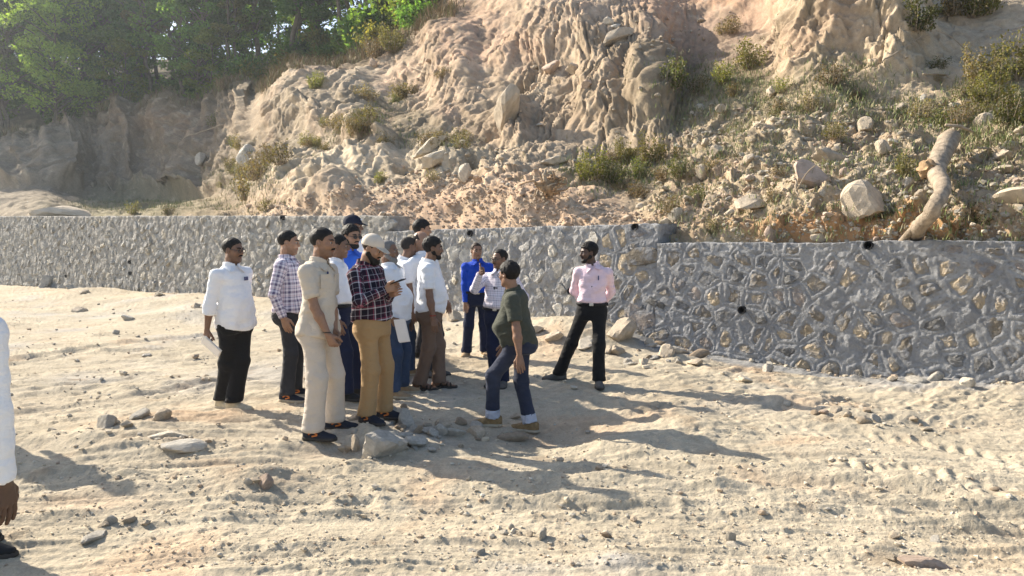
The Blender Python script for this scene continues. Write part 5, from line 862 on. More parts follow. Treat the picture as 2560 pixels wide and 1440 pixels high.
def person(name_label, H, feet, Y=None, pelvis=None, neck=None, head=None, hd=90, hh=None, hp=5, ht=0, armR=None, armL=None, skin='med', hair=('black', 'short'), shirt='white', sleeve='long', tuck=True, hem=-0.10, pants='black', shoe='black', belly=0.0, build=1.0, face='', cap=None, legw=1.0, toes=None, kneepole=None, handR='relax', handL='relax', zoff=0.0, soles='dark', collar=True, pelz=None, lean=(0, 0), cuff=0.066, full=True, bend=None, fit=True, vq=1.3):
    s = H / 1.72; A = math.radians; dirv = lambda d: np.array([math.sin(A(d)), math.cos(A(d)), 0.0])
    FP = [on_ground(*f) if len(f) == 2 else np.array(f, float) for f in feet]          # right, left sole points
    Yb = (FP[0][1] + FP[1][1]) / 2 if Y is None else Y; gz = (FP[0][2] + FP[1][2]) / 2 + zoff
    fw = dirv(hd); rt_ = np.array([fw[1], -fw[0], 0]); toes = toes or (hd + 12, hd - 12)
    def PX(px, z): k = (px - 1280) / F_PX; return np.array([k * (Yb * cp - (z - CAM_Z) * sp), Yb, z])
    if head is not None and fit is True: H = (W(head[0], head[1], Yb)[2] - gz + .0006 * hp) / .932; s = H / 1.72
    if pelvis is None: pelvis = ((proj(FP[0])[0] + proj(FP[1])[0]) / 2,)
    Pv = PX(pelvis[0], gz + (0.53 * H if pelz is None else pelz)); Nk = PX(neck[0] if neck else pelvis[0], gz + 0.842 * H) if neck is None or len(neck) == 1 else W(neck[0], neck[1], Yb + (neck[2] if len(neck) > 2 else 0))
    if len(pelvis) > 1: Pv = W(pelvis[0], pelvis[1], Yb)
    hh = hd if hh is None else hh
    if head is not None and fit: Nk = PX(neck[0], W(head[0], head[1], Yb)[2] - (.150 - .0006 * abs(hp)) * s)
    if head is None: Hc = Nk + np.array([0, 0, .152 * s]) + fw * .045
    else: Hc = W(head[0], head[1], Yb + (head[2] if len(head) > 2 else 0))
    if DBG: print('DBG', name_label[:40], 'Y %.2f gz %.2f L/s %.2f leg/s %.2f head-neck %.2f H %.2f' % (Yb, gz, np.linalg.norm(Nk - Pv) / s, (Pv[2] - gz) / s, (Hc[2] - Nk[2]) / s, H), 'dneck', np.round(np.array(proj(Nk)), 0))
    root = empty('person', (Pv[0], Pv[1], gz), name_label, 'person', 'men gathered on the site'); O = np.array(root.location)
    def part(nm, V, F, m, parent=root, smooth=True):
        me = mesh_np(nm, V - O, F, smooth); me.materials.append(m); return add(nm, me, None, parent)
    u = vn(Nk - Pv); L = np.linalg.norm(Nk - Pv); Rr = vn(rt_ - u * (rt_ @ u)); Ff = np.cross(u, Rr)
    sh = [Nk + Rr * sg * .176 * s * build ** .5 - u * .090 * s for sg in (1, -1)]
    hips = [Pv + Rr * sg * .088 * s * build - u * .01 for sg in (1, -1)]
    ank = [FP[k] + np.array([0, 0, .085 * s]) for k in (0, 1)]; kp = kneepole or (fw, fw); knees = []
    for k in (0, 1): dl = np.linalg.norm(hips[k] - ank[k]) * 1.006; ll = max(.855 * s, dl) if bend and bend[k] else dl; kn, _ = two_bone(hips[k], ank[k], .508 * ll, .492 * ll, np.asarray(kp[k], float) + 1e-4); knees.append(kn)
    elb, wri = [], []
    for k, (sg, ar) in enumerate(((1, armR), (-1, armL))):
        if ar is None: w = sh[k] + Rr * sg * .060 - np.array([0, 0, .52 * s]) + Ff * .06 * s; pole = -Ff * 1.0 + Rr * sg * .4
        else:
            w = W(ar[0], ar[1], Yb + ar[2]); pole = -Ff + Rr * sg * .5 if len(ar) < 4 else Rr * ar[3][0] + Ff * ar[3][1] + u * ar[3][2]
        e, w = two_bone(sh[k], w, .285 * s, .248 * s, pole); elb.append(e); wri.append(w)
    # head frame
    hf = dirv(hh); hr = np.array([hf[1], -hf[0], 0]); hpv = A(hp); hF = hf * math.cos(hpv) - np.array([0, 0, 1]) * math.sin(hpv); hU = np.cross(hr, hF); t_ = A(ht); hr, hU = hr * math.cos(t_) + hU * math.sin(t_), hU * math.cos(t_) - hr * math.sin(t_)
    HM = np.stack([hr, hF, hU]); hs = s * 1.0
    def hl(P): return (P - Hc) @ HM.T / hs
    def hw(q): return Hc + np.asarray(q, float) * hs @ HM
    noseA = hw((0, -.02, -.085))
    def f_head(P):
        Q = hl(P); X = np.abs(Q[:, 0]); M = np.stack([X, Q[:, 1], Q[:, 2]], -1); v = lambda *q: np.array(q, float)
        d = ell(Q, (0, -.014, .032), (.076, .098, .086)); d = smin(d, ell(Q, (0, .026, -.03), (.061, .066, .084)), .03)
        d = smin(d, rcone(M, v(.048, .0, -.052), v(.018, .066, -.092), .022, .019), .025); d = smin(d, rcone(M, v(0, .072, -.098), v(.012, .066, -.098), .019, .017), .015)
        d = smin(d, ell(M, (.040, .060, -.018), (.026, .026, .026)), .02); d = smin(d, rcone(M, v(0, .082, .026), v(.042, .072, .026), .013, .011), .012)
        d = smax(d, -(np.linalg.norm(M - v(.032, .104, .006), axis=1) - .018), .012)
        d = smin(d, rcone(Q, v(0, .088, .016), v(0, .108, -.022), .009, .0125), .010); d = smin(d, np.linalg.norm(M - v(.012, .096, -.029), axis=1) - .0085, .006)
        d = smin(d, rcone(M, v(0, .091, -.052), v(.018, .084, -.054), .0075, .005), .006); d = smin(d, rcone(M, v(0, .089, -.065), v(.015, .083, -.063), .0085, .005), .006)
        e = ell(M, (.077, -.008, -.004), (.011, .020, .031)); e = smax(e, -(np.linalg.norm(M - v(.090, -.004, .002), axis=1) - .012), .005); d = smin(d, e, .006)
        d = d * hs
        nk0 = Nk - u * .06 * s + Ff * .0; d = smin(d, rcone(P, nk0, noseA, .066 * s * build ** .5, .056 * s), .035 * s)
        return d
    def f_arm(k):
        def f(P):
            d = smin(rcone(P, sh[k], elb[k], .043 * s * build, .037 * s * build), rcone(P, elb[k], elb[k] * .65 + wri[k] * .35, .037 * s * build, .040 * s * build), .02)
            return smin(d, rcone(P, elb[k] * .65 + wri[k] * .35, wri[k], .040 * s * build, .025 * s), .02)
        return f
    def f_core(P):
        X = P - Pv; z = (X @ u) / L; x = X @ Rr; y = X @ Ff; w = np.interp(z, [-.25, 0, .5, .85, 1.0], [.13, .145, .14, .15, .06]) * s * build; dd = np.interp(z, [-.25, 0, .5, .85, 1.0], [.09, .10, .10, .09, .055]) * s * build
        d = (np.sqrt((x / w)**2 + (y / dd)**2) - 1) * np.minimum(w, dd); d = np.maximum(d, np.maximum(-.2 - z, z - 1.0) * L)
        for k in (0, 1): d = smin(d, rcone(P, hips[k], knees[k], .07 * s, .05 * s), .03); d = smin(d, rcone(P, knees[k], ank[k], .05 * s, .032 * s), .02); d = smin(d, rcone(P, sh[k], elb[k], .04 * s, .034 * s), .03)
        return d
    hands = []
    def f_hand(k, pose):
        sg = 1 if k == 0 else -1; Wp = wri[k]; D = vn(wri[k] - elb[k]); curl, spread = .22, .05
        Tn = Ff if pose in ('relax', 'hold') else Ff                                  # thumb side
        if pose == 'phone': Tn = u * .85 - Ff * .1
        if pose == 'thumb': Tn = vn(u + -Rr * .15); D = vn(D * .5 - Rr * sg * .55 + Ff * .3)
        if pose == 'back': Tn = -Ff * .2 + u
        if pose == 'front': Tn = Ff * .5 - Rr * sg * .8
        if pose in ('hold', 'thumb'): curl = 1.15
        if pose == 'phone': curl = .75; D = vn(D + Ff * .15)
        Tn = vn(Tn - D * (Tn @ D)); Np = np.cross(D, Tn) * sg; q = s * 1.0
        if Np @ (-Rr * sg) < 0 and pose in ('relax', 'hold'): Np = -Np
        segs = []; kn = []
        for i, (off, ln) in enumerate(((.030, .074), (.010, .082), (-.011, .076), (-.030, .060))):
            b = Wp + (D * (.092 - .004 * abs(i - 1.2)) + Tn * off) * q; kn.append(b); segs.append((Wp + (D * .012 + Tn * off * .55) * q, b, .0145 * q, .0115 * q)); p = b; c = curl * (0.8 + .15 * i); tot = 0
            for j, fr in enumerate((.45, .32, .23)):
                tot += c * (.75, 1.0, .7)[j]; dd = D * math.cos(tot) + Np * math.sin(tot) + Tn * spread * (1.2 - i) * .5 * (tot < 1); n_ = p + vn(dd) * ln * fr * q; segs.append((p, n_, (.0098 - .0008 * j - .0006 * (i == 3)) * q, (.0092 - .001 * j) * q)); p = n_
        tb = Wp + (D * .022 + Tn * .022 + Np * .006) * q
        if pose == 'thumb': td = [vn(D * .35 + Tn * .9), vn(Tn + D * .05), vn(Tn - D * .05)]
        elif pose in ('hold', 'phone'): td = [vn(D * .7 + Tn * .55 + Np * .35), vn(D * .75 + Tn * .1 + Np * .65), vn(D * .8 + Np * .6)]
        else: td = [vn(D * .72 + Tn * .62 + Np * .2), vn(D * .9 + Tn * .25 + Np * .25), vn(D * .95 + Np * .25)]
        p = tb; th = []
        for dd, ln, r in zip(td, (.042, .034, .026), (.0155, .0115, .0100)): n_ = p + dd * ln * q; th.append((p, n_, r * q, (r - .002) * q)); p = n_
        hands.append((Wp + D * .095 * q, D, Tn, Np))
        pts = np.array([a for a, *_ in segs + th] + [b for _, b, *_ in segs + th] + [Wp])
        def f(P):
            d = rcone(P, elb[k] * .12 + wri[k] * .88, Wp, .0262 * s, .0245 * s)
            for i in range(0, 16, 4): d = smin(d, rcone(P, *segs[i]), .012)
            for i, sgm in enumerate(segs):
                if i % 4: d = smin(d, rcone(P, *sgm), .0035)
            for sgm in th: d = smin(d, rcone(P, *sgm), .008)
            return d
        return f, pts.min(0) - .03, pts.max(0) + .03
    # --- body
    Vs, Fs, Ts, o = [], [], [], 0; sk = np.array(SK[skin])
    def push(V, F, T): nonlocal o; Vs.append(V); Fs.append(F + o); Ts.append(T); o += len(V)
    if full:
        lo = np.minimum(Hc - .17 * s, Nk - .13 * s); hi = np.maximum(Hc + .17 * s, Nk + .13 * s); V, F = nets(f_head, lo, hi, .0048 * vq)
        Q = hl(V); T = np.tile(sk, (len(V), 1)); lip = np.exp(-((Q[:, 2] + .058) / .010)**4) * (np.abs(Q[:, 0]) < .023) * (Q[:, 1] > .075); T = T * (1 - lip[:, None] * np.array([.25, .45, .4]))
        st = sstep(-.035, -.06, Q[:, 2]) * (Q[:, 1] > .0) * (1 - lip) * (np.linalg.norm(V - Hc, axis=1) < .15 * s); T = T * (1 - (.30 if 'clean' not in face else .1) * st[:, None])
        brow = np.exp(-((Q[:, 2] - .03) / .007)**4) * (np.abs(np.abs(Q[:, 0]) - .032) < .02) * (Q[:, 1] > .05); T = T * (1 - .5 * brow[:, None]); push(V, F, T)
    V, F = nets(f_core, np.minimum.reduce([*ank, *elb, Pv - .2, Nk - .1]) - .08, np.maximum.reduce([*sh, *elb, Pv + .2]) + .1, .022 * vq); push(V, F, np.tile(sk, (len(V), 1)))
    bare = sleeve != 'long'
    for k in (0, 1):
        if bare: V, F = nets(f_arm(k), np.minimum.reduce([elb[k], wri[k], sh[k]]) - .06, np.maximum.reduce([elb[k], wri[k], sh[k]]) + .06, .0075 * vq); push(V, F, np.tile(sk * .96, (len(V), 1)))
        f, lo, hi = f_hand(k, (handR, handL)[k]); V, F = nets(f, lo, hi, .0036 * vq); push(V, F, np.tile(sk * .92, (len(V), 1)))
    if shoe == 'sandal':
        for k in (0, 1):
            td = dirv(toes[k]); sd = np.array([td[1], -td[0], 0]); b = FP[k] + np.array([0, 0, .022])
            def f(P, td=td, sd=sd, b=b, k=k):
                d = rcone(P, ank[k] - td * .03, b - td * .055 + np.array([0, 0, .02]), .036, .034); d = smin(d, rcone(P, ank[k] - td * .02, b + td * .10 + np.array([0, 0, .014]), .04, .028), .03)
                for i in range(5): d = smin(d, rcone(P, b + td * .10 + sd * (.026 - .014 * i) * (1 if k else -1) + np.array([0, 0, .008]), b + td * (.168 - .009 * i) + sd * (.034 - .017 * i) * (1 if k else -1) + np.array([0, 0, .004]), .015, .012 - .001 * i), .008)
                return d
            V, F = nets(f, b - .16 - .1, b + .26, .0065 * vq); push(V, F, np.tile(sk, (len(V), 1)))
    bo = part('body', np.concatenate(Vs), np.concatenate(Fs), M_SKIN); attr_col(bo.data, 'tint', np.concatenate(Ts))
    # --- shirt
    bz = .125 if tuck else hem
    def torso(P, grow=0.0):
        X = P - Pv; z = (X @ u) / L; x = X @ Rr; y = X @ Ff
        w = np.interp(z, [-.25, 0, .25, .5, .75, .90, 1.0, 1.08], [.163 + .014 * (not tuck), .163 + .013 * (not tuck), .145 + .012 * (not tuck), .150, .162, .145, .080, .055]) * s * build + grow; dd = np.interp(z, [-.25, 0, .25, .5, .75, .90, 1.0, 1.08], [.122 + .018 * (not tuck), .124 + .016 * (not tuck), .112 + .010 * (not tuck), .114, .115, .096, .068, .055]) * s * build + grow
        bl = belly * np.exp(-((z - .30) / .24)**2) * .5; y = y - bl - np.interp(z, [0, .5, .9, 1.0], [.0, .01, -.005, -.012]); dd = dd + bl; w = w + bl * .5
        k = (np.abs(x / w) ** 2.3 + np.abs(y / dd) ** 2.3) ** (1 / 2.3); return (k - 1) * np.minimum(w, dd), x, y, z
    slen = {'long': 1.0, 'short': .62, 'roll': .60}[sleeve]
    sd_ = hash(name_label) % 97 if False else sum(map(ord, name_label)) % 97
    def f_shirt(P):
        d, x, y, z = torso(P, .008)
        for k in (0, 1): d = smin(d, rcone(P, Nk - u * .062 * s, sh[k], .046 * s, .050 * s * build), .035)
        zz = z * L; fold = pn(x * 5 + sd_, y * 5, zz * 9 + .6 * x * 9) * .015 + (1 - np.abs(pn(x * 7 + 3 + sd_, y * 7, zz * 15 + 5 * x))) * .012 * (1.5 - np.clip(z, 0, 1))
        if not tuck: fold = fold + .013 * pn(np.arctan2(y, x) * 2.4 + sd_, zz * 1.5, 3.3) * sstep(.5, -.1, z) * 1.5
        d = d - fold + .006
        if tuck: d = d - .012 * np.exp(-((z - .20) / .06)**2) + .014 * np.exp(-((z - .13) / .03)**2)
        d = d - .003 * (np.abs(x) < .017) * (y > 0) * sstep(1.0, .8, z)
        d = np.maximum(d, (bz - z - (.045 * np.cos(2 * np.arctan2(x, y)) * (not tuck) * (hem > -.9))) * L); d = np.maximum(d, (z - .99) * L)
        for k, sg in ((0, 1), (1, -1)):
            wr = .007 * pn((P @ Rr) * 12, (P @ u) * 26 + sd_, (P @ Ff) * 9) + .006 * (1 - np.abs(pn((P @ Rr) * 16 + 7, (P @ u) * 30, (P @ Ff) * 14 + sd_)))
            e = elb[k]; a = rcone(P, sh[k], e, .058 * s * build, (.054 if sleeve != 'long' else .047) * s * build)
            if sleeve == 'short': cut = sh[k] + (e - sh[k]) * .74; a = np.maximum(a - .006, (P - cut) @ vn(e - sh[k]))
            else:
                end = wri[k] if sleeve == 'long' else e + (wri[k] - e) * .42; b = rcone(P, e, end, .050 * s * build, (.037 if sleeve == 'long' else .046) * s); b = np.maximum(b, (P - end) @ vn(wri[k] - e))
                if sleeve == 'roll': b = np.minimum(b, np.maximum(rcone(P, e, wri[k], .060 * s, .060 * s), np.maximum((P - end) @ vn(wri[k] - e), -(P - end) @ vn(wri[k] - e) - .075)))
                a = smin(a, b, .02)
            dn_ = np.clip(((P - sh[k]) @ (elb[k] - sh[k])) / np.sum((elb[k] - sh[k])**2), 0, 1); d = smin(d, a - wr * 1.0, .034 - .028 * sstep(.1, .5, dn_))
        return d
    ext = [Pv + u * (bz - .1) * L, Nk, *sh, *elb] + (wri if sleeve != 'short' else []); lo = np.minimum.reduce(ext) - .14 - belly * .8; hi = np.maximum.reduce(ext) + .14 + belly * .8; lo2 = np.minimum(lo, Pv - np.array([.22, .22, -.2]) - belly); hi2 = np.maximum(hi, Pv + np.array([.22, .22, .2]) + belly)
    V, F = nets(f_shirt, np.array([lo2[0], lo2[1], lo[2]]), np.array([hi2[0], hi2[1], hi[2]]), .0105 * vq); so_ = part('shirt', V, F, CL[shirt])
    if shirt in ('purple', 'darkplaid', 'check'):
        dt, x, y, z = torso(V); wv = np.stack([np.arctan2(x, y) * .16, z * L, 0 * z], -1); best = dt - .012
        for k in (0, 1):
            for a, b, r0, l0 in ((sh[k], elb[k], .06, 0.0), (elb[k], wri[k], .05, .295 * s)):
                dk = rcone(V, a, b, r0 * s, r0 * s); ax = vn(b - a); e1 = vn(np.cross(ax, Ff + .01)); e2 = np.cross(ax, e1); q = V - a; m = (dk < best); wv[m] = np.stack([np.arctan2(q @ e1, q @ e2) * .055, .47 - q @ ax - l0, 0 * z], -1)[m]; best = np.where(m, dk, best)
        attr_vec(so_.data, 'weave', wv)
    # --- collar
    if collar:
        c0 = Nk - u * .008 * s + Ff * .006; cu = vn(vn(noseA - Nk) * .6 + u * .6); cR = vn(Rr - cu * (Rr @ cu)); cF = np.cross(cu, cR)
        def f_col(P):
            X = P - c0; z = X @ cu; x = X @ cR; y = X @ cF; a = np.arctan2(x, y); rr = np.hypot(x, y * .95); aa = np.abs(a)
            flap = -.030 - .036 * np.exp(-((aa - .62) / .30)**2); top = .040 - .020 * sstep(1.2, .1, aa); r0 = .075 * s * build ** .5 + np.where(z > 0, -.10 * z, -.85 * z * (1 - .25 * sstep(1.5, 3, aa)))
            d = np.abs(rr - r0) - .0055; d = np.maximum(d, np.maximum(flap - z, z - top)); return np.maximum(d, (.16 + .9 * np.maximum(-z, 0) - aa) * rr)
        V, F = nets(f_col, c0 - .19, c0 + .19, .0055 * vq); cm = part('collar', V, F, CL[shirt])
        if shirt in ('purple', 'darkplaid', 'check'): X = V - c0; attr_vec(cm.data, 'weave', np.stack([np.arctan2(X @ cR, X @ cF) * .1 + .02, X @ cu + .03, 0 * V[:, 0]], -1))
    # --- trousers
    hemr = .072 * legw
    def f_pants(P):
        X = P - Pv; z = (X @ u) / L; x = X @ Rr; y = X @ Ff; w = np.interp(z, [-.35, -.12, .0, .17], [.15, .175, .174, .160]) * s * build + belly * .2; dd = np.interp(z, [-.35, -.12, 0, .17], [.10, .128, .130, .118]) * s * build + belly * .25; y = y - belly * .25 * sstep(-.1, .2, z)
        d = ((np.abs(x / w) ** 2.3 + np.abs(y / dd) ** 2.3) ** (1 / 2.3) - 1) * np.minimum(w, dd); d = np.maximum(d, np.maximum(-.24 - z, z - (.155 if tuck else min(.155, bz + .10))) * L)
        for sg in (1, -1): d = smin(d, ell(P - Pv, -Ff * .07 * s + Rr * sg * .07 * s - u * .055, (.085 * s,) * 3), .04)
        for k in (0, 1):
            zk = P @ np.array([0, 0, 1.0]); dn = np.clip(((P - hips[k]) @ (ank[k] - hips[k])) / np.sum((ank[k] - hips[k])**2), 0, 1.2)
            wr = (pn(P[:, 0] * 8 + sd_, P[:, 1] * 8, zk * 20) * .007 + (1 - np.abs(pn(P[:, 0] * 9, P[:, 1] * 9 + sd_, zk * 17 + P[:, 0] * 6))) * .009) * (.22 + .9 * np.exp(-((dn - .5) / .13)**2) + 1.1 * sstep(.78, 1.0, dn) + .4 * sstep(.2, 0, dn))
            end = ank[k] + (ank[k] - knees[k]) * .10; l = smin(rcone(P, hips[k], knees[k], .090 * s * build * (.5 + .5 * legw), .068 * s * legw), rcone(P, knees[k], end, .072 * s * legw, hemr * s), .03)
            hz = FP[k][2] + cuff * s; l = np.maximum(l - wr, hz - zk); d = smin(d, l, .035)
        return d
    ext = [*hips, *knees, *ank]; lo = np.minimum.reduce(ext) - np.array([.17, .17, .10]) - belly * .3; hi = np.maximum.reduce(ext) + .17 + belly * .3; hi[2] = Pv[2] + .16
    V, F = nets(f_pants, lo, hi, .0115 * vq); part('trousers', V, F, CL[pants])
    if cuff > .10:                                                                   # turned-up hems show pale lining
        for k in (0, 1):
            ax = vn(knees[k] - ank[k]); b = ank[k] + ax * .04
            V, F = nets(lambda P, b=b, ax=ax: np.maximum(np.abs(rcone(P, b - ax * .3, b + ax * .3, .064, .064)) - .005, np.abs((P - b) @ ax) - .042), b - .13, b + .13, .007 * vq); part('turn_up', V, F, M_TURNUP)
    if tuck:
        def f_belt(P):
            X = P - Pv; z = (X @ u) / L; x = X @ Rr; y = X @ Ff - belly * .25; w = .170 * s * build + belly * .2; dd = .120 * s * build + belly * .25; k = (np.abs(x / w) ** 2.3 + np.abs(y / dd) ** 2.3) ** (1 / 2.3); return np.maximum(np.abs((k - 1) * dd - .010) - .006, np.abs(z * L - .128 * L) - .019)
        c = Pv + u * .128 * L; V, F = nets(f_belt, c - np.array([.27, .27, .06]) - belly * .4, c + np.array([.27, .27, .06]) + belly * .4, .008 * vq); bt = part('belt', V, F, M_BLK)
        bc = c + Ff * (.133 * s * build + belly * .5); V, F = nets(lambda P: np.maximum.reduce([np.abs((P - bc) @ Rr) - .024, np.abs((P - bc) @ u) - .018, np.abs((P - bc) @ Ff) - .008]), bc - .04, bc + .04, .005 * vq); part('buckle', V, F, M_METAL, bt)
    # --- shoes
    for k in (0, 1):
        td = dirv(toes[k]); sd2 = np.array([td[1], -td[0], 0]); b = FP[k]
        def loc(P): X = P - b; return X @ td, X @ sd2, X[:, 2]
        def outline(x, y, g=0.0): return np.hypot(np.maximum(np.abs(x - .055) - .105, 0), y * 1.0) - np.interp(x, [-.09, -.03, .03, .10, .17], [.034, .037, .036, .047, .036]) - g
        def f_up(P):
            x, y, z = loc(P); top = np.interp(x, [-.09, -.02, .03, .08, .13, .20], [.085, .082, .080, .062, .045, .030]); d = outline(x, y, .004); dz = z - top; d = smax(d, dz * .85 + np.abs(y) * .35 - .012, .022); d = np.maximum(d, .012 - z)
            return smin(d, rcone(P, b + np.array([0, 0, .055]) - td * .02, ank[k] + np.array([0, 0, .01]), .040, .038), .02) if shoe != 'sandal' else d
        def f_sole(P): x, y, z = loc(P); return np.maximum(outline(x, y, .009), np.maximum(-.006 - z, z - .024))
        if shoe != 'sandal':
            V, F = nets(f_up, b - np.array([.24, .24, .02]), b + np.array([.24, .24, .14]), .0075 * vq); shp = part('shoe', V, F, M_SHOE[shoe])
            if shoe in ('navy', 'hike', 'grey'):
                for i in range(4): p0 = b + td * (.045 + .022 * i) + np.array([0, 0, .083 - .011 * i]); V, F = tube([p0 - sd2 * .022, p0 + np.array([0, 0, .008]), p0 + sd2 * .022], .004, 5); part('lace', V, F, M_SOLE if shoe != 'navy' else M_BLK, shp)
            if shoe == 'navy':
                for sg in (1, -1): p0 = b + td * -.02 + sd2 * sg * .044 + np.array([0, 0, .050]); V, F = tube(smooth_path([p0, p0 + td * .035 + np.array([0, 0, .018]), p0 + td * .075 + sd2 * sg * .004 + np.array([0, 0, -.002]), p0 + td * .03 + np.array([0, 0, -.016])], 12), .007, 6); part('stripe', V, F, M_ORANGE, shp)
        else:
            shp = empty('sandal', (0, 0, 0), None, None); shp.parent = root
            for dx in (.02, .085, .125): V, F = tube(smooth_path([b + td * dx + sd2 * q + np.array([0, 0, zq]) for q, zq in ((-.05, .02), (-.03, .062 - .16 * dx), (0, .078 - .22 * dx), (.03, .062 - .16 * dx), (.05, .02))], 12), .010, 6); part('strap', V, F, M_SHOE['sandal'], shp)
        V, F = nets(f_sole, b - np.array([.24, .24, .02]), b + np.array([.24, .24, .05]), .0075 * vq); part('sole', V, F, M_SOLE if soles == 'pale' else M_SOLED, shp)
    if not full: return dict(O=O, hands=hands, root=root, part=part, Rr=Rr, Ff=Ff, u=u, Pv=Pv, Nk=Nk, L=L, elb=elb, wri=wri, s=s)
    # --- head details
    bxl, bxh = Hc - .17 * s, Hc + .17 * s
    for sg in (1, -1):
        c = np.array([sg * .0315, .0775, .006]); V, F = ICO3; V = hw(V * np.array([.0135, .0125, .0105]) + c); ey_ = part('eye', V, F, M_EYEW); V2 = hw(ICO2[0] * .0080 + c + np.array([0, .0085, 0])); part('iris', V2, ICO2[1], M_IRIS, ey_)
        b0, b1, b2 = hw((sg * .014, .096, .026)), hw((sg * .032, .093, .033)), hw((sg * .050, .076, .027)); V, F = tube(smooth_path([b0, b1, b2], 8), np.array([.004, .0052, .0055, .0055, .005, .0045, .0035, .002]) * s, 6); part('eyebrow', V, F, M_HAIR['black' if hair[0] != 'grey' else 'grey'])
    kind = hair[1]
    def f_hair(P):
        Q = hl(P); x, y, z = Q.T; th = {'short': .009, 'full': .018, 'crop': .004, 'bald': .003, 'recede': .008}[kind]
        d = ell(Q, (0, -.016, .034), (.076 + th, .097 + th, .086 + th * (1.25 if kind == 'full' else 1)))
        front = {'short': .074, 'full': .064, 'crop': .076, 'bald': .30, 'recede': .094}[kind]
        line = np.interp(y, [-.12, -.06, -.015, .012, .035, .07, .10], [-.072, -.068, -.028, -.022, .040, front, front + .01]); line = line + (.05 * sstep(.03, .0, np.abs(x)) * (kind == 'recede') * 0)
        if kind == 'recede': line = line + .03 * np.exp(-((np.abs(x) - .045) / .02)**2) * (y > .02)
        if kind == 'bald': d = np.maximum(d, z - .055 + .9 * np.maximum(y, -.05) * (y > -.05))
        ear = np.linalg.norm(np.stack([np.abs(x) - .08, y + .004, z], -1), axis=1) - .026
        d = d - .0028 * pn(x * 60, y * 60, z * 40 + sd_) * (2.2 if kind == 'full' else 1) - .002 * pn(x * 130, y * 130, z * 60)
        if kind in ('short', 'full', 'recede'): d = d + .0075 * sstep(.045, -.04, z)
        d = smax(d, (line - z) * .75 + .005 * pn(x * 90, y * 90, z * 30), .010); d = smax(d, -ear, .006)
        return d * hs
    if not (cap and kind == 'bald'):
        V, F = nets(f_hair, bxl, bxh, .0058 * vq); part('hair', V, F, M_HAIR[hair[0]])
    if 'moustache' in face or 'beard' in face:
        def f_mo(P): Q = hl(P); M = np.stack([np.abs(Q[:, 0]), Q[:, 1], Q[:, 2]], -1); return smin(rcone(M, np.array([0, .099, -.041]), np.array([.016, .093, -.045]), .0085, .008), rcone(M, np.array([.016, .093, -.045]), np.array([.028, .080, -.056]), .008, .004), .004) * hs + .0015 * pn(P[:, 0] * 160, P[:, 1] * 160, P[:, 2] * 160)
        c = hw((0, .09, -.047)); V, F = nets(f_mo, c - .05, c + .05, .0042 * vq); part('moustache', V, F, M_HAIR['salt' if 'salt' in face else 'black'])
    if 'beard' in face:
        th = .014 if 'full' in face else .006
        def f_be(P):
            Q = hl(P); X = np.abs(Q[:, 0]); M = np.stack([X, Q[:, 1], Q[:, 2]], -1); d = smin(rcone(M, np.array([.052, .002, -.045]), np.array([.018, .066, -.094]), .022 + th * .6, .021 + th), rcone(M, np.array([0, .072, -.098]), np.array([.012, .066, -.098]), .021 + th, .019 + th), .02)
            d = smin(d, rcone(M, np.array([.066, .004, -.005]), np.array([.056, .010, -.05]), .008 + th * .5, .02), .015); d = smax(d, Q[:, 2] + .040 - .5 * np.maximum(.05 - Q[:, 1], 0), .012); mouth = ell(M, (0, .098, -.058), (.022, .03, .013)); d = smax(d, -mouth, .006); return d * hs - .0035 * pn(P[:, 0] * 80, P[:, 1] * 80, P[:, 2] * 60)
        V, F = nets(f_be, bxl, bxh, .0058 * vq); part('beard', V, F, M_HAIR['salt' if 'salt' in face else 'black'])
    if 'glasses' in face or 'sunnies' in face:
        gl = empty('glasses', (0, 0, 0), None, None); gl.parent = root
        for sg in (1, -1):
            a = np.linspace(0, 2 * math.pi, 17); ring = np.array([hw((sg * .033 + .0245 * math.cos(q), .1035 - .012 * abs(math.cos(q) * sg + 1 if False else 0) - .10 * max(0, abs(sg * .033 + .0245 * math.cos(q)) - .03), .004 + .0185 * math.sin(q))) for q in a]); V, F = tube(ring, .0030, 5, False); part('frame', V, F, M_GLASS, gl)
            V, F = tube([hw((sg * .058, .100, .010)), hw((sg * .074, .06, .012)), hw((sg * .079, -.012, .012))], .0030, 5); part('temple', V, F, M_GLASS, gl)
            if 'sunnies' in face: c = ring[:-1].mean(0); V = np.concatenate([ring[:-1], [c]]); F = np.array([[i, (i + 1) % 16, 16] for i in range(16)]); part('lens', V, F, M_LENS, gl)
        V, F = tube([hw((-.010, .108, .008)), hw((0, .112, .011)), hw((.010, .108, .008))], .0028, 5); part('bridge', V, F, M_GLASS, gl)
    if cap:
        def f_cap(P):
            Q = hl(P); x, y, z = Q.T; d = ell(Q, (0, -.016, .040), (.088, .110, .096)); line = np.interp(y, [-.12, 0, .1], [.000, .026, .046]); d = smax(d, (line - z), .004)
            d = d - .0015 * np.cos(6 * np.arctan2(x, y + .016)) * sstep(.14, .05, z)
            zb = .048 - 1.9 * x * x - .28 * np.maximum(y - .085, 0); out = np.hypot(x / .078, (y - .075) / .098) - 1; br = np.maximum(np.abs(z - zb) - .0035, np.maximum(out * .075, .06 - y)); d = smin(d, br, .008); but = np.linalg.norm(Q - np.array([0, -.016, .137]), axis=1) - .008
            return np.minimum(d, but) * hs
        V, F = nets(f_cap, Hc - .22 * s, Hc + .22 * s, .0056 * vq); part('cap', V, F, M_CAPB if cap == 'beige' else M_CAPN)
        if cap == 'navy':
            c0_ = hw((0, .088, .085)); V, F = ICO1; part('badge', V * np.array([.016, .016, .016]) * .9 + c0_, F, M_PAPER)
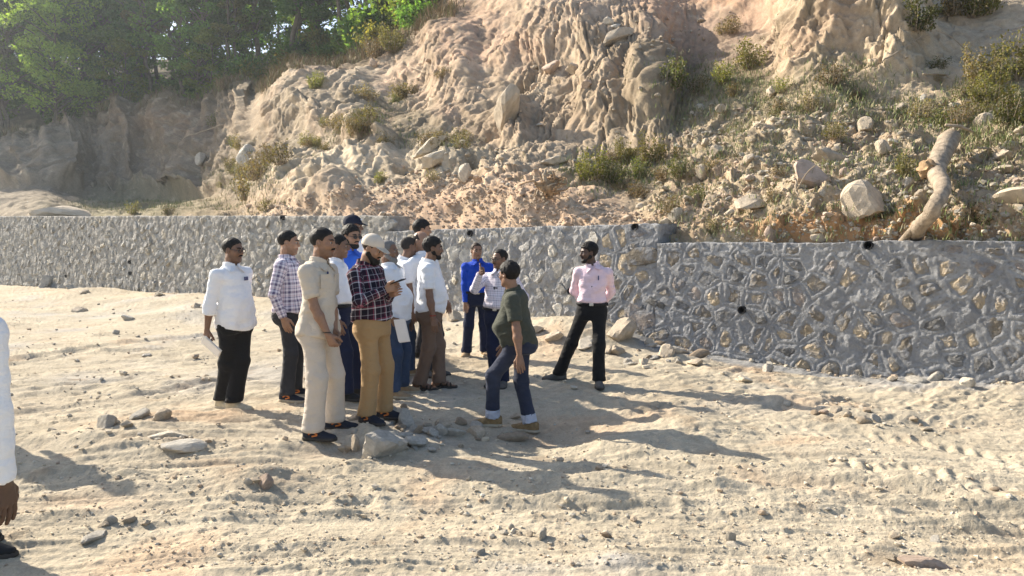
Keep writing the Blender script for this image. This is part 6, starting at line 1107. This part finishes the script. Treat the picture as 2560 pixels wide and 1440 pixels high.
    return dict(O=O, hands=hands, root=root, part=part, Rr=Rr, Ff=Ff, u=u, Pv=Pv, Nk=Nk, L=L, elb=elb, wri=wri, s=s, hw=hw, Yb=Yb, torso=torso)
def slab(c, a, b, n_, ha, hb, hn):
    """thin box about c with half sizes along unit axes"""
    S = np.array([[i, j, k] for i in (-1, 1) for j in (-1, 1) for k in (-1, 1)], float); V = c + S[:, :1] * a * ha + S[:, 1:2] * b * hb + S[:, 2:] * n_ * hn; F = np.array([[0, 1, 3, 2], [4, 6, 7, 5], [0, 4, 5, 1], [2, 3, 7, 6], [0, 2, 6, 4], [1, 5, 7, 3]]); return V, F
def front_item(R, x, z, w, h, d, m, nm, out=0.0):
    """flat piece on the chest: x across, z of torso height"""
    lo_, hi_ = 0.0, .45
    for _ in range(24):
        y = (lo_ + hi_) / 2; P = (R['Pv'] + R['Rr'] * x + R['Ff'] * y + R['u'] * z * R['L'])[None]; v = R['torso'](P, .012)[0][0]; lo_, hi_ = (y, hi_) if v < 0 else (lo_, y)
    c = R['Pv'] + R['Rr'] * x + R['Ff'] * (lo_ + out + .002) + R['u'] * z * R['L']; nrm = vn(R['Ff'] + R['Rr'] * x * 3.2); a = vn(R['Rr'] - nrm * (R['Rr'] @ nrm)); V, F = slab(c, a, np.cross(nrm, a), nrm, w / 2, h / 2, d / 2); return R['part'](nm, V, F, m, smooth=False)
def sheaf(c, a, b, label, ha=.105, hb=.148):
    a, b = vn(a), vn(b); b = vn(b - a * (a @ b)); n_ = np.cross(a, b); root = empty('paper_sheaf', tuple(c), label, 'papers'); r = np.random.default_rng(4)
    for k in range(5): V, F = slab(np.array([0., 0, 0]) + n_ * .0035 * (k - 2) + a * r.normal() * .006 + b * r.normal() * .008, vn(a + .03 * r.normal() * b), b, n_, ha, hb, .0008); add('sheet', mesh_np('sheet', V, F, False), M_PAPER, root)
# ------------------------------------------------------------------ the men (feet: right sole, left sole in photo pixels)
R1 = person('man in a loose white shirt and spectacles walking alone at the left with papers', 1.70, [(556, 1020), (585, 1026)], pelvis=(588,), neck=(577, 668), head=(583, 626), hd=122, hh=105, armR=(517, 826, -.18, (1, -.5, 0)), armL=(616, 800, .20), skin='dark', hair=('black', 'short'), shirt='white', sleeve='roll', tuck=False, hem=-.17, pants='black', shoe='pale', soles='pale', cuff=.085, face='moustache glasses', handR='hold', toes=(115, 100), legw=1.1, belly=.03)
front_item(R1, -.07, .74, .05, .035, .006, M_PEN, 'pocket_glasses')
h = R1['hands'][0]; sheaf(h[0] + np.array([.06, -.02, -.07]), np.array([.35, -.5, .35]), np.array([.75, -.1, -.55]), 'papers held low in the hand of the walking white shirted man', .07, .10)
R2 = person('man in a purple and white plaid shirt and charcoal jeans standing second from the left', 1.74, [(718, 1003), (738, 988)], pelvis=(722,), neck=(716, 648), head=(722, 607), hd=92, hh=86, armR=(708, 794, -.25), skin='fair', hair=('black', 'short'), shirt='purple', tuck=False, hem=-.05, pants='char', shoe='navy', soles='pale', face='stubble', toes=(105, 85), legw=.95)
R3 = person('tall man in a beige short sleeved uniform nearest the viewer, hands clasped', 1.75, [(783, 1098), (838, 1072)], pelvis=(795,), neck=(797, 666), head=(808, 607), hd=108, hh=100, armR=(820, 836, -.20, (.5, -1, 0)), armL=(838, 834, -.06, (1, -.3, 0)), skin='med', hair=('black', 'short'), shirt='beige', sleeve='short', tuck=False, hem=-.16, pants='cream', shoe='navy', soles='dark', face='moustache', toes=(100, 88), legw=1.14, build=1.0, handR='hold', handL='hold')
front_item(R3, -.085, .70, .10, .115, .008, CL['beige'], 'pocket'); front_item(R3, .085, .70, .10, .115, .008, CL['beige'], 'pocket'); front_item(R3, .05, .80, .010, .05, .010, M_PEN, 'pen')
V, F = tube([R3['wri'][0] + (R3['elb'][0] - R3['wri'][0]) * .08 + .030 * (math.cos(q) * R3['Rr'] + math.sin(q) * R3['Ff']) for q in np.linspace(0, 6.283, 15)], .0035, 5, False); R3['part']('wrist_thread', V, F, M_BLK)
R4 = person('man in a tucked white shirt and navy trousers standing just behind the beige uniform', 1.70, [(866, 1000), (892, 985)], pelvis=(848,), neck=(838, 655), head=(848, 616), hd=95, hh=92, armR=(842, 800, -.25), skin='dark', hair=('black', 'short'), shirt='offwhite', tuck=True, pants='navy', shoe='black', face='clean', belly=.06, toes=(100, 85))
R5 = person('young man with dark spectacles and a bright blue shirt behind the beige cap', 1.74, [(872, 962), (897, 956)], pelvis=(880,), neck=(873, 636), head=(879, 592), hd=140, hh=128, skin='fair', hair=('black', 'full'), shirt='blue', pants='black', shoe='grey', face='beard glasses sunnies', toes=(140, 130))
R6 = person('man in a navy cap and white shirt', 1.80, [(880, 915), (905, 912)], neck=(884, 606), head=(884, 566), hd=105, hh=100, skin='dark', hair=('black', 'crop'), shirt='white', pants='dkgrey', shoe='black', face='clean', cap='navy', tuck=True)
R7 = person('bearded man in a beige cap and dark checked shirt looking down at his phone', 1.76, [(918, 1056), (962, 1045)], pelvis=(930,), neck=(912, 664), head=(932, 622, -.03), hd=112, hh=106, hp=24, armR=(962, 726, -.22, (.9, -.7, -.5)), armL=(978, 736, -.10, (-.6, -.6, -.6)), skin='fair', hair=('brown', 'short'), shirt='darkplaid', tuck=False, hem=.05, pants='khaki', shoe='navy', soles='dark', face='full beard', cap='beige', handR='phone', handL='phone', toes=(125, 102), legw=1.04, build=1.06, belly=.03)
h = R7['hands'][0]; c = h[0] + R7['u'] * .035 + R7['Ff'] * .02; root = empty('mobile_phone', tuple(c), 'mobile phone held up in the hand of the man in the beige cap', 'phone')
a = vn(R7['Ff'] + .25 * R7['u']); b = vn(np.cross(a, R7['u'])); n_ = np.cross(a, b) * -1; V, F = slab(np.zeros(3), a, b, n_, .078, .037, .0042); add('case', mesh_np('case', V, F, False), M_BLK, root); V, F = slab(n_ * .0048 * np.sign(n_[2]), a, b, n_, .074, .034, .0005); add('screen', mesh_np('screen', V, F, False), M_SCREEN, root)
R8 = person('grey bearded man in an untucked white shirt and blue jeans holding papers at his side', 1.68, [(984, 993), (1006, 980)], pelvis=(988,), neck=(972, 674), head=(972, 629), hd=112, hh=98, armR=(978, 795, -.24, (1, -.6, 0)), armL=(1018, 792, .18), skin='dark', hair=('grey', 'recede'), shirt='offwhite', tuck=False, hem=-.12, pants='jeans', shoe='tan', soles='pale', face='full beard salt', belly=.06, handR='hold', build=1.04, toes=(110, 95))
h = R8['hands'][0]; sheaf(h[0] + np.array([.06, -.03, -.05]), np.array([.92, -.30, .15]), np.array([-.22, -.1, 1.0]), 'sheaf of papers held upright between the beige capped man and the grey bearded man', .062, .115)
R9 = person('man in a white short sleeved shirt turned away behind the grey bearded man', 1.72, [(1000, 936), (1022, 938)], pelvis=(1015,), neck=(1010, 660), head=(1024, 617), hd=66, hh=62, armR=(1032, 786, -.24), skin='dark', hair=('short', 'crop'), shirt='white', sleeve='short', tuck=False, hem=-.10, pants='jeans', shoe='tan', soles='pale', face='stubble', toes=(75, 60))
R10 = person('balding man with his head bowed standing behind the man in brown trousers', 1.76, [(1062, 940), (1090, 936)], pelvis=(1070,), neck=(1055, 646), head=(1053, 604), hd=125, hh=118, hp=14, armL=(1118, 760, .0), skin='fair', hair=('short', 'bald'), shirt='white', tuck=False, pants='dkgrey', shoe='dust', face='stubble')
R11 = person('dark haired man at the very back of the group, only his head showing', 1.86, [(1050, 896), (1075, 894)], neck=(1052, 608), head=(1056, 575), hd=75, hh=80, skin='fair', hair=('black', 'full'), shirt='white', pants='dkgrey', shoe='black', face='clean')
R12 = person('man in a white short sleeved shirt, brown trousers and sandals seen in profile', 1.70, [(1050, 974), (1098, 970)], pelvis=(1074,), neck=(1070, 664), head=(1083, 621), hd=86, hh=84, armR=(1083, 796, -.26), skin='dark', hair=('black', 'full'), shirt='white', sleeve='short', tuck=False, hem=-.06, pants='brown', shoe='sandal', face='beard', belly=.05, toes=(97, 80), build=1.06, legw=1.0)
V, F = tube([R12['wri'][0] + (R12['elb'][0] - R12['wri'][0]) * .1 + .030 * (math.cos(q) * R12['Rr'] + math.sin(q) * R12['Ff']) for q in np.linspace(0, 6.283, 15)], .005, 5, False); R12['part']('wrist_thread', V, F, M_THREAD)
R13 = person('man in a royal blue shirt and dark trousers facing the viewer by the wall', 1.72, [(1166, 893), (1212, 890)], pelvis=(1192,), neck=(1194, 660), head=(1191, 628), hd=172, hh=160, armR=(1164, 758, -.1, (1, -.2, -.1)), skin='med', hair=('brown', 'recede'), shirt='royal', pants='navy', shoe='tan', soles='pale', face='clean', belly=.04, toes=(195, 160), handR='front', build=1.05)
R14 = person('man in a white checked shirt with spectacles raising his thumb beside his face', 1.68, [(1238, 962), (1258, 966)], pelvis=(1248,), neck=(1250, 690), head=(1249, 648), hd=-160, hh=-128, armR=(1200, 684, -.24, (.5, .5, -1)), armL=(1306, 790, -.08), skin='dark', hair=('black', 'recede'), shirt='check', pants='navy', shoe='dust', soles='dark', face='moustache glasses', belly=.05, handR='thumb', toes=(-150, -175), build=1.03)
front_item(R14, .0, .62, .05, .012, .008, M_BLK, 'spectacle_clip'); front_item(R14, .01, .60, .012, .04, .008, M_BLK, 'spectacle_clip')
R15 = person('man in a dark olive polo shirt and turned up jeans striding over the rocks', 1.60, [(1325, 1078), (1232, 1064)], fit=2, pelvis=(1300, 850), neck=(1283, 722), head=(1272, 687), hd=-82, hh=-48, armL=(1299, 893, -.33, (-.6, -.6, 0)), armR=(1268, 860, .24), skin='med', hair=('black', 'full'), shirt='olive', sleeve='short', tuck=False, hem=-.09, bend=(0, 1), pants='darkjeans', shoe='hike', soles='pale', face='glasses clean', belly=.10, toes=(-65, -84), build=1.08, cuff=.165, legw=.92)
R16 = person('man in a pale pink shirt and black trousers standing apart by the grey wall', 1.70, [(1398, 950), (1497, 966)], pelvis=(1480,), neck=(1483, 668), head=(1471, 632), hd=190, hh=-108, armR=(1466, 765, .17, (1, -.4, 0)), armL=(1500, 768, .17, (-1, -.4, 0)), skin='deep', hair=('black', 'full'), shirt='pink', pants='black', shoe='dust', face='beard', toes=(-88, 182), handR='back', handL='back')
front_item(R16, -.07, .72, .012, .05, .008, M_PEN, 'pen'); front_item(R16, .0, .52, .012, .018, .008, M_BLK, 'shirt_clip')
a17 = np.array([-1.97, 2.60, 0.0])
R17 = person('nearest man cut off by the left edge, his white sleeve and dark hand in view', 1.72, [tuple(a17 + np.array([-.06, -.02, 0])), tuple(a17 + np.array([-.24, .03, 0]))], Y=2.60, pelvis=(-168,), neck=(-127,), hd=14, armR=(9, 1205, -.03, (.5, -.8, 0)), vq=1.0, skin='deep', shirt='white', sleeve='long', tuck=False, hem=-.15, pants='black', shoe='black', face='clean')
p18 = on_ground(-52, 1388); p18b = on_ground(-90, 1352)
R18 = person('man just outside the left edge, only the toe of his black shoe in view', 1.70, [tuple(p18), tuple(p18b)], pelvis=(-112,), neck=(-128,), hd=92, armR=(-170, 1000, -.22), armL=(-170, 1000, .22), skin='dark', shirt='white', pants='black', shoe='black', face='clean', toes=(92, 88), vq=2.0)
gz_ = lambda x, y: (x, y, float(ground(np.array([x]), np.array([y]))[0]))
R19 = person('man outside the picture at the left whose shadow falls across the sand', 1.72, [gz_(-4.82, 6.06), gz_(-4.68, 6.23)], Y=6.14, pelvis=(-152,), neck=(-155,), hd=90, skin='dark', shirt='white', pants='black', shoe='black', face='clean', vq=2.2)

# ------------------------------------------------------------------ dusty air over the whole site
hz = bpy.data.materials.new('dusty_air'); hz.use_nodes = True; t = hz.node_tree; t.nodes.remove(t.nodes['Principled BSDF'])
pv = t.nodes.new('ShaderNodeVolumePrincipled'); pv.inputs['Color'].default_value = (.80, .90, 1.0, 1); pv.inputs['Density'].default_value = 0.0007; pv.inputs['Anisotropy'].default_value = 0.55
t.links.new(pv.outputs[0], t.nodes['Material Output'].inputs['Volume'])
x0, x1, y0, y1, z0, z1 = -1600, 1600, -1600, 1600, -1.5, 62.0
V = np.array([[x, y, z] for x in (x0, x1) for y in (y0, y1) for z in (z0, z1)], float); F = np.array([[0, 1, 3, 2], [4, 6, 7, 5], [0, 4, 5, 1], [2, 3, 7, 6], [0, 2, 6, 4], [1, 5, 7, 3]])
tag(add('haze', mesh_np('haze', V, F, False), hz), 'thin dusty sunlit haze in the air', kind='stuff')
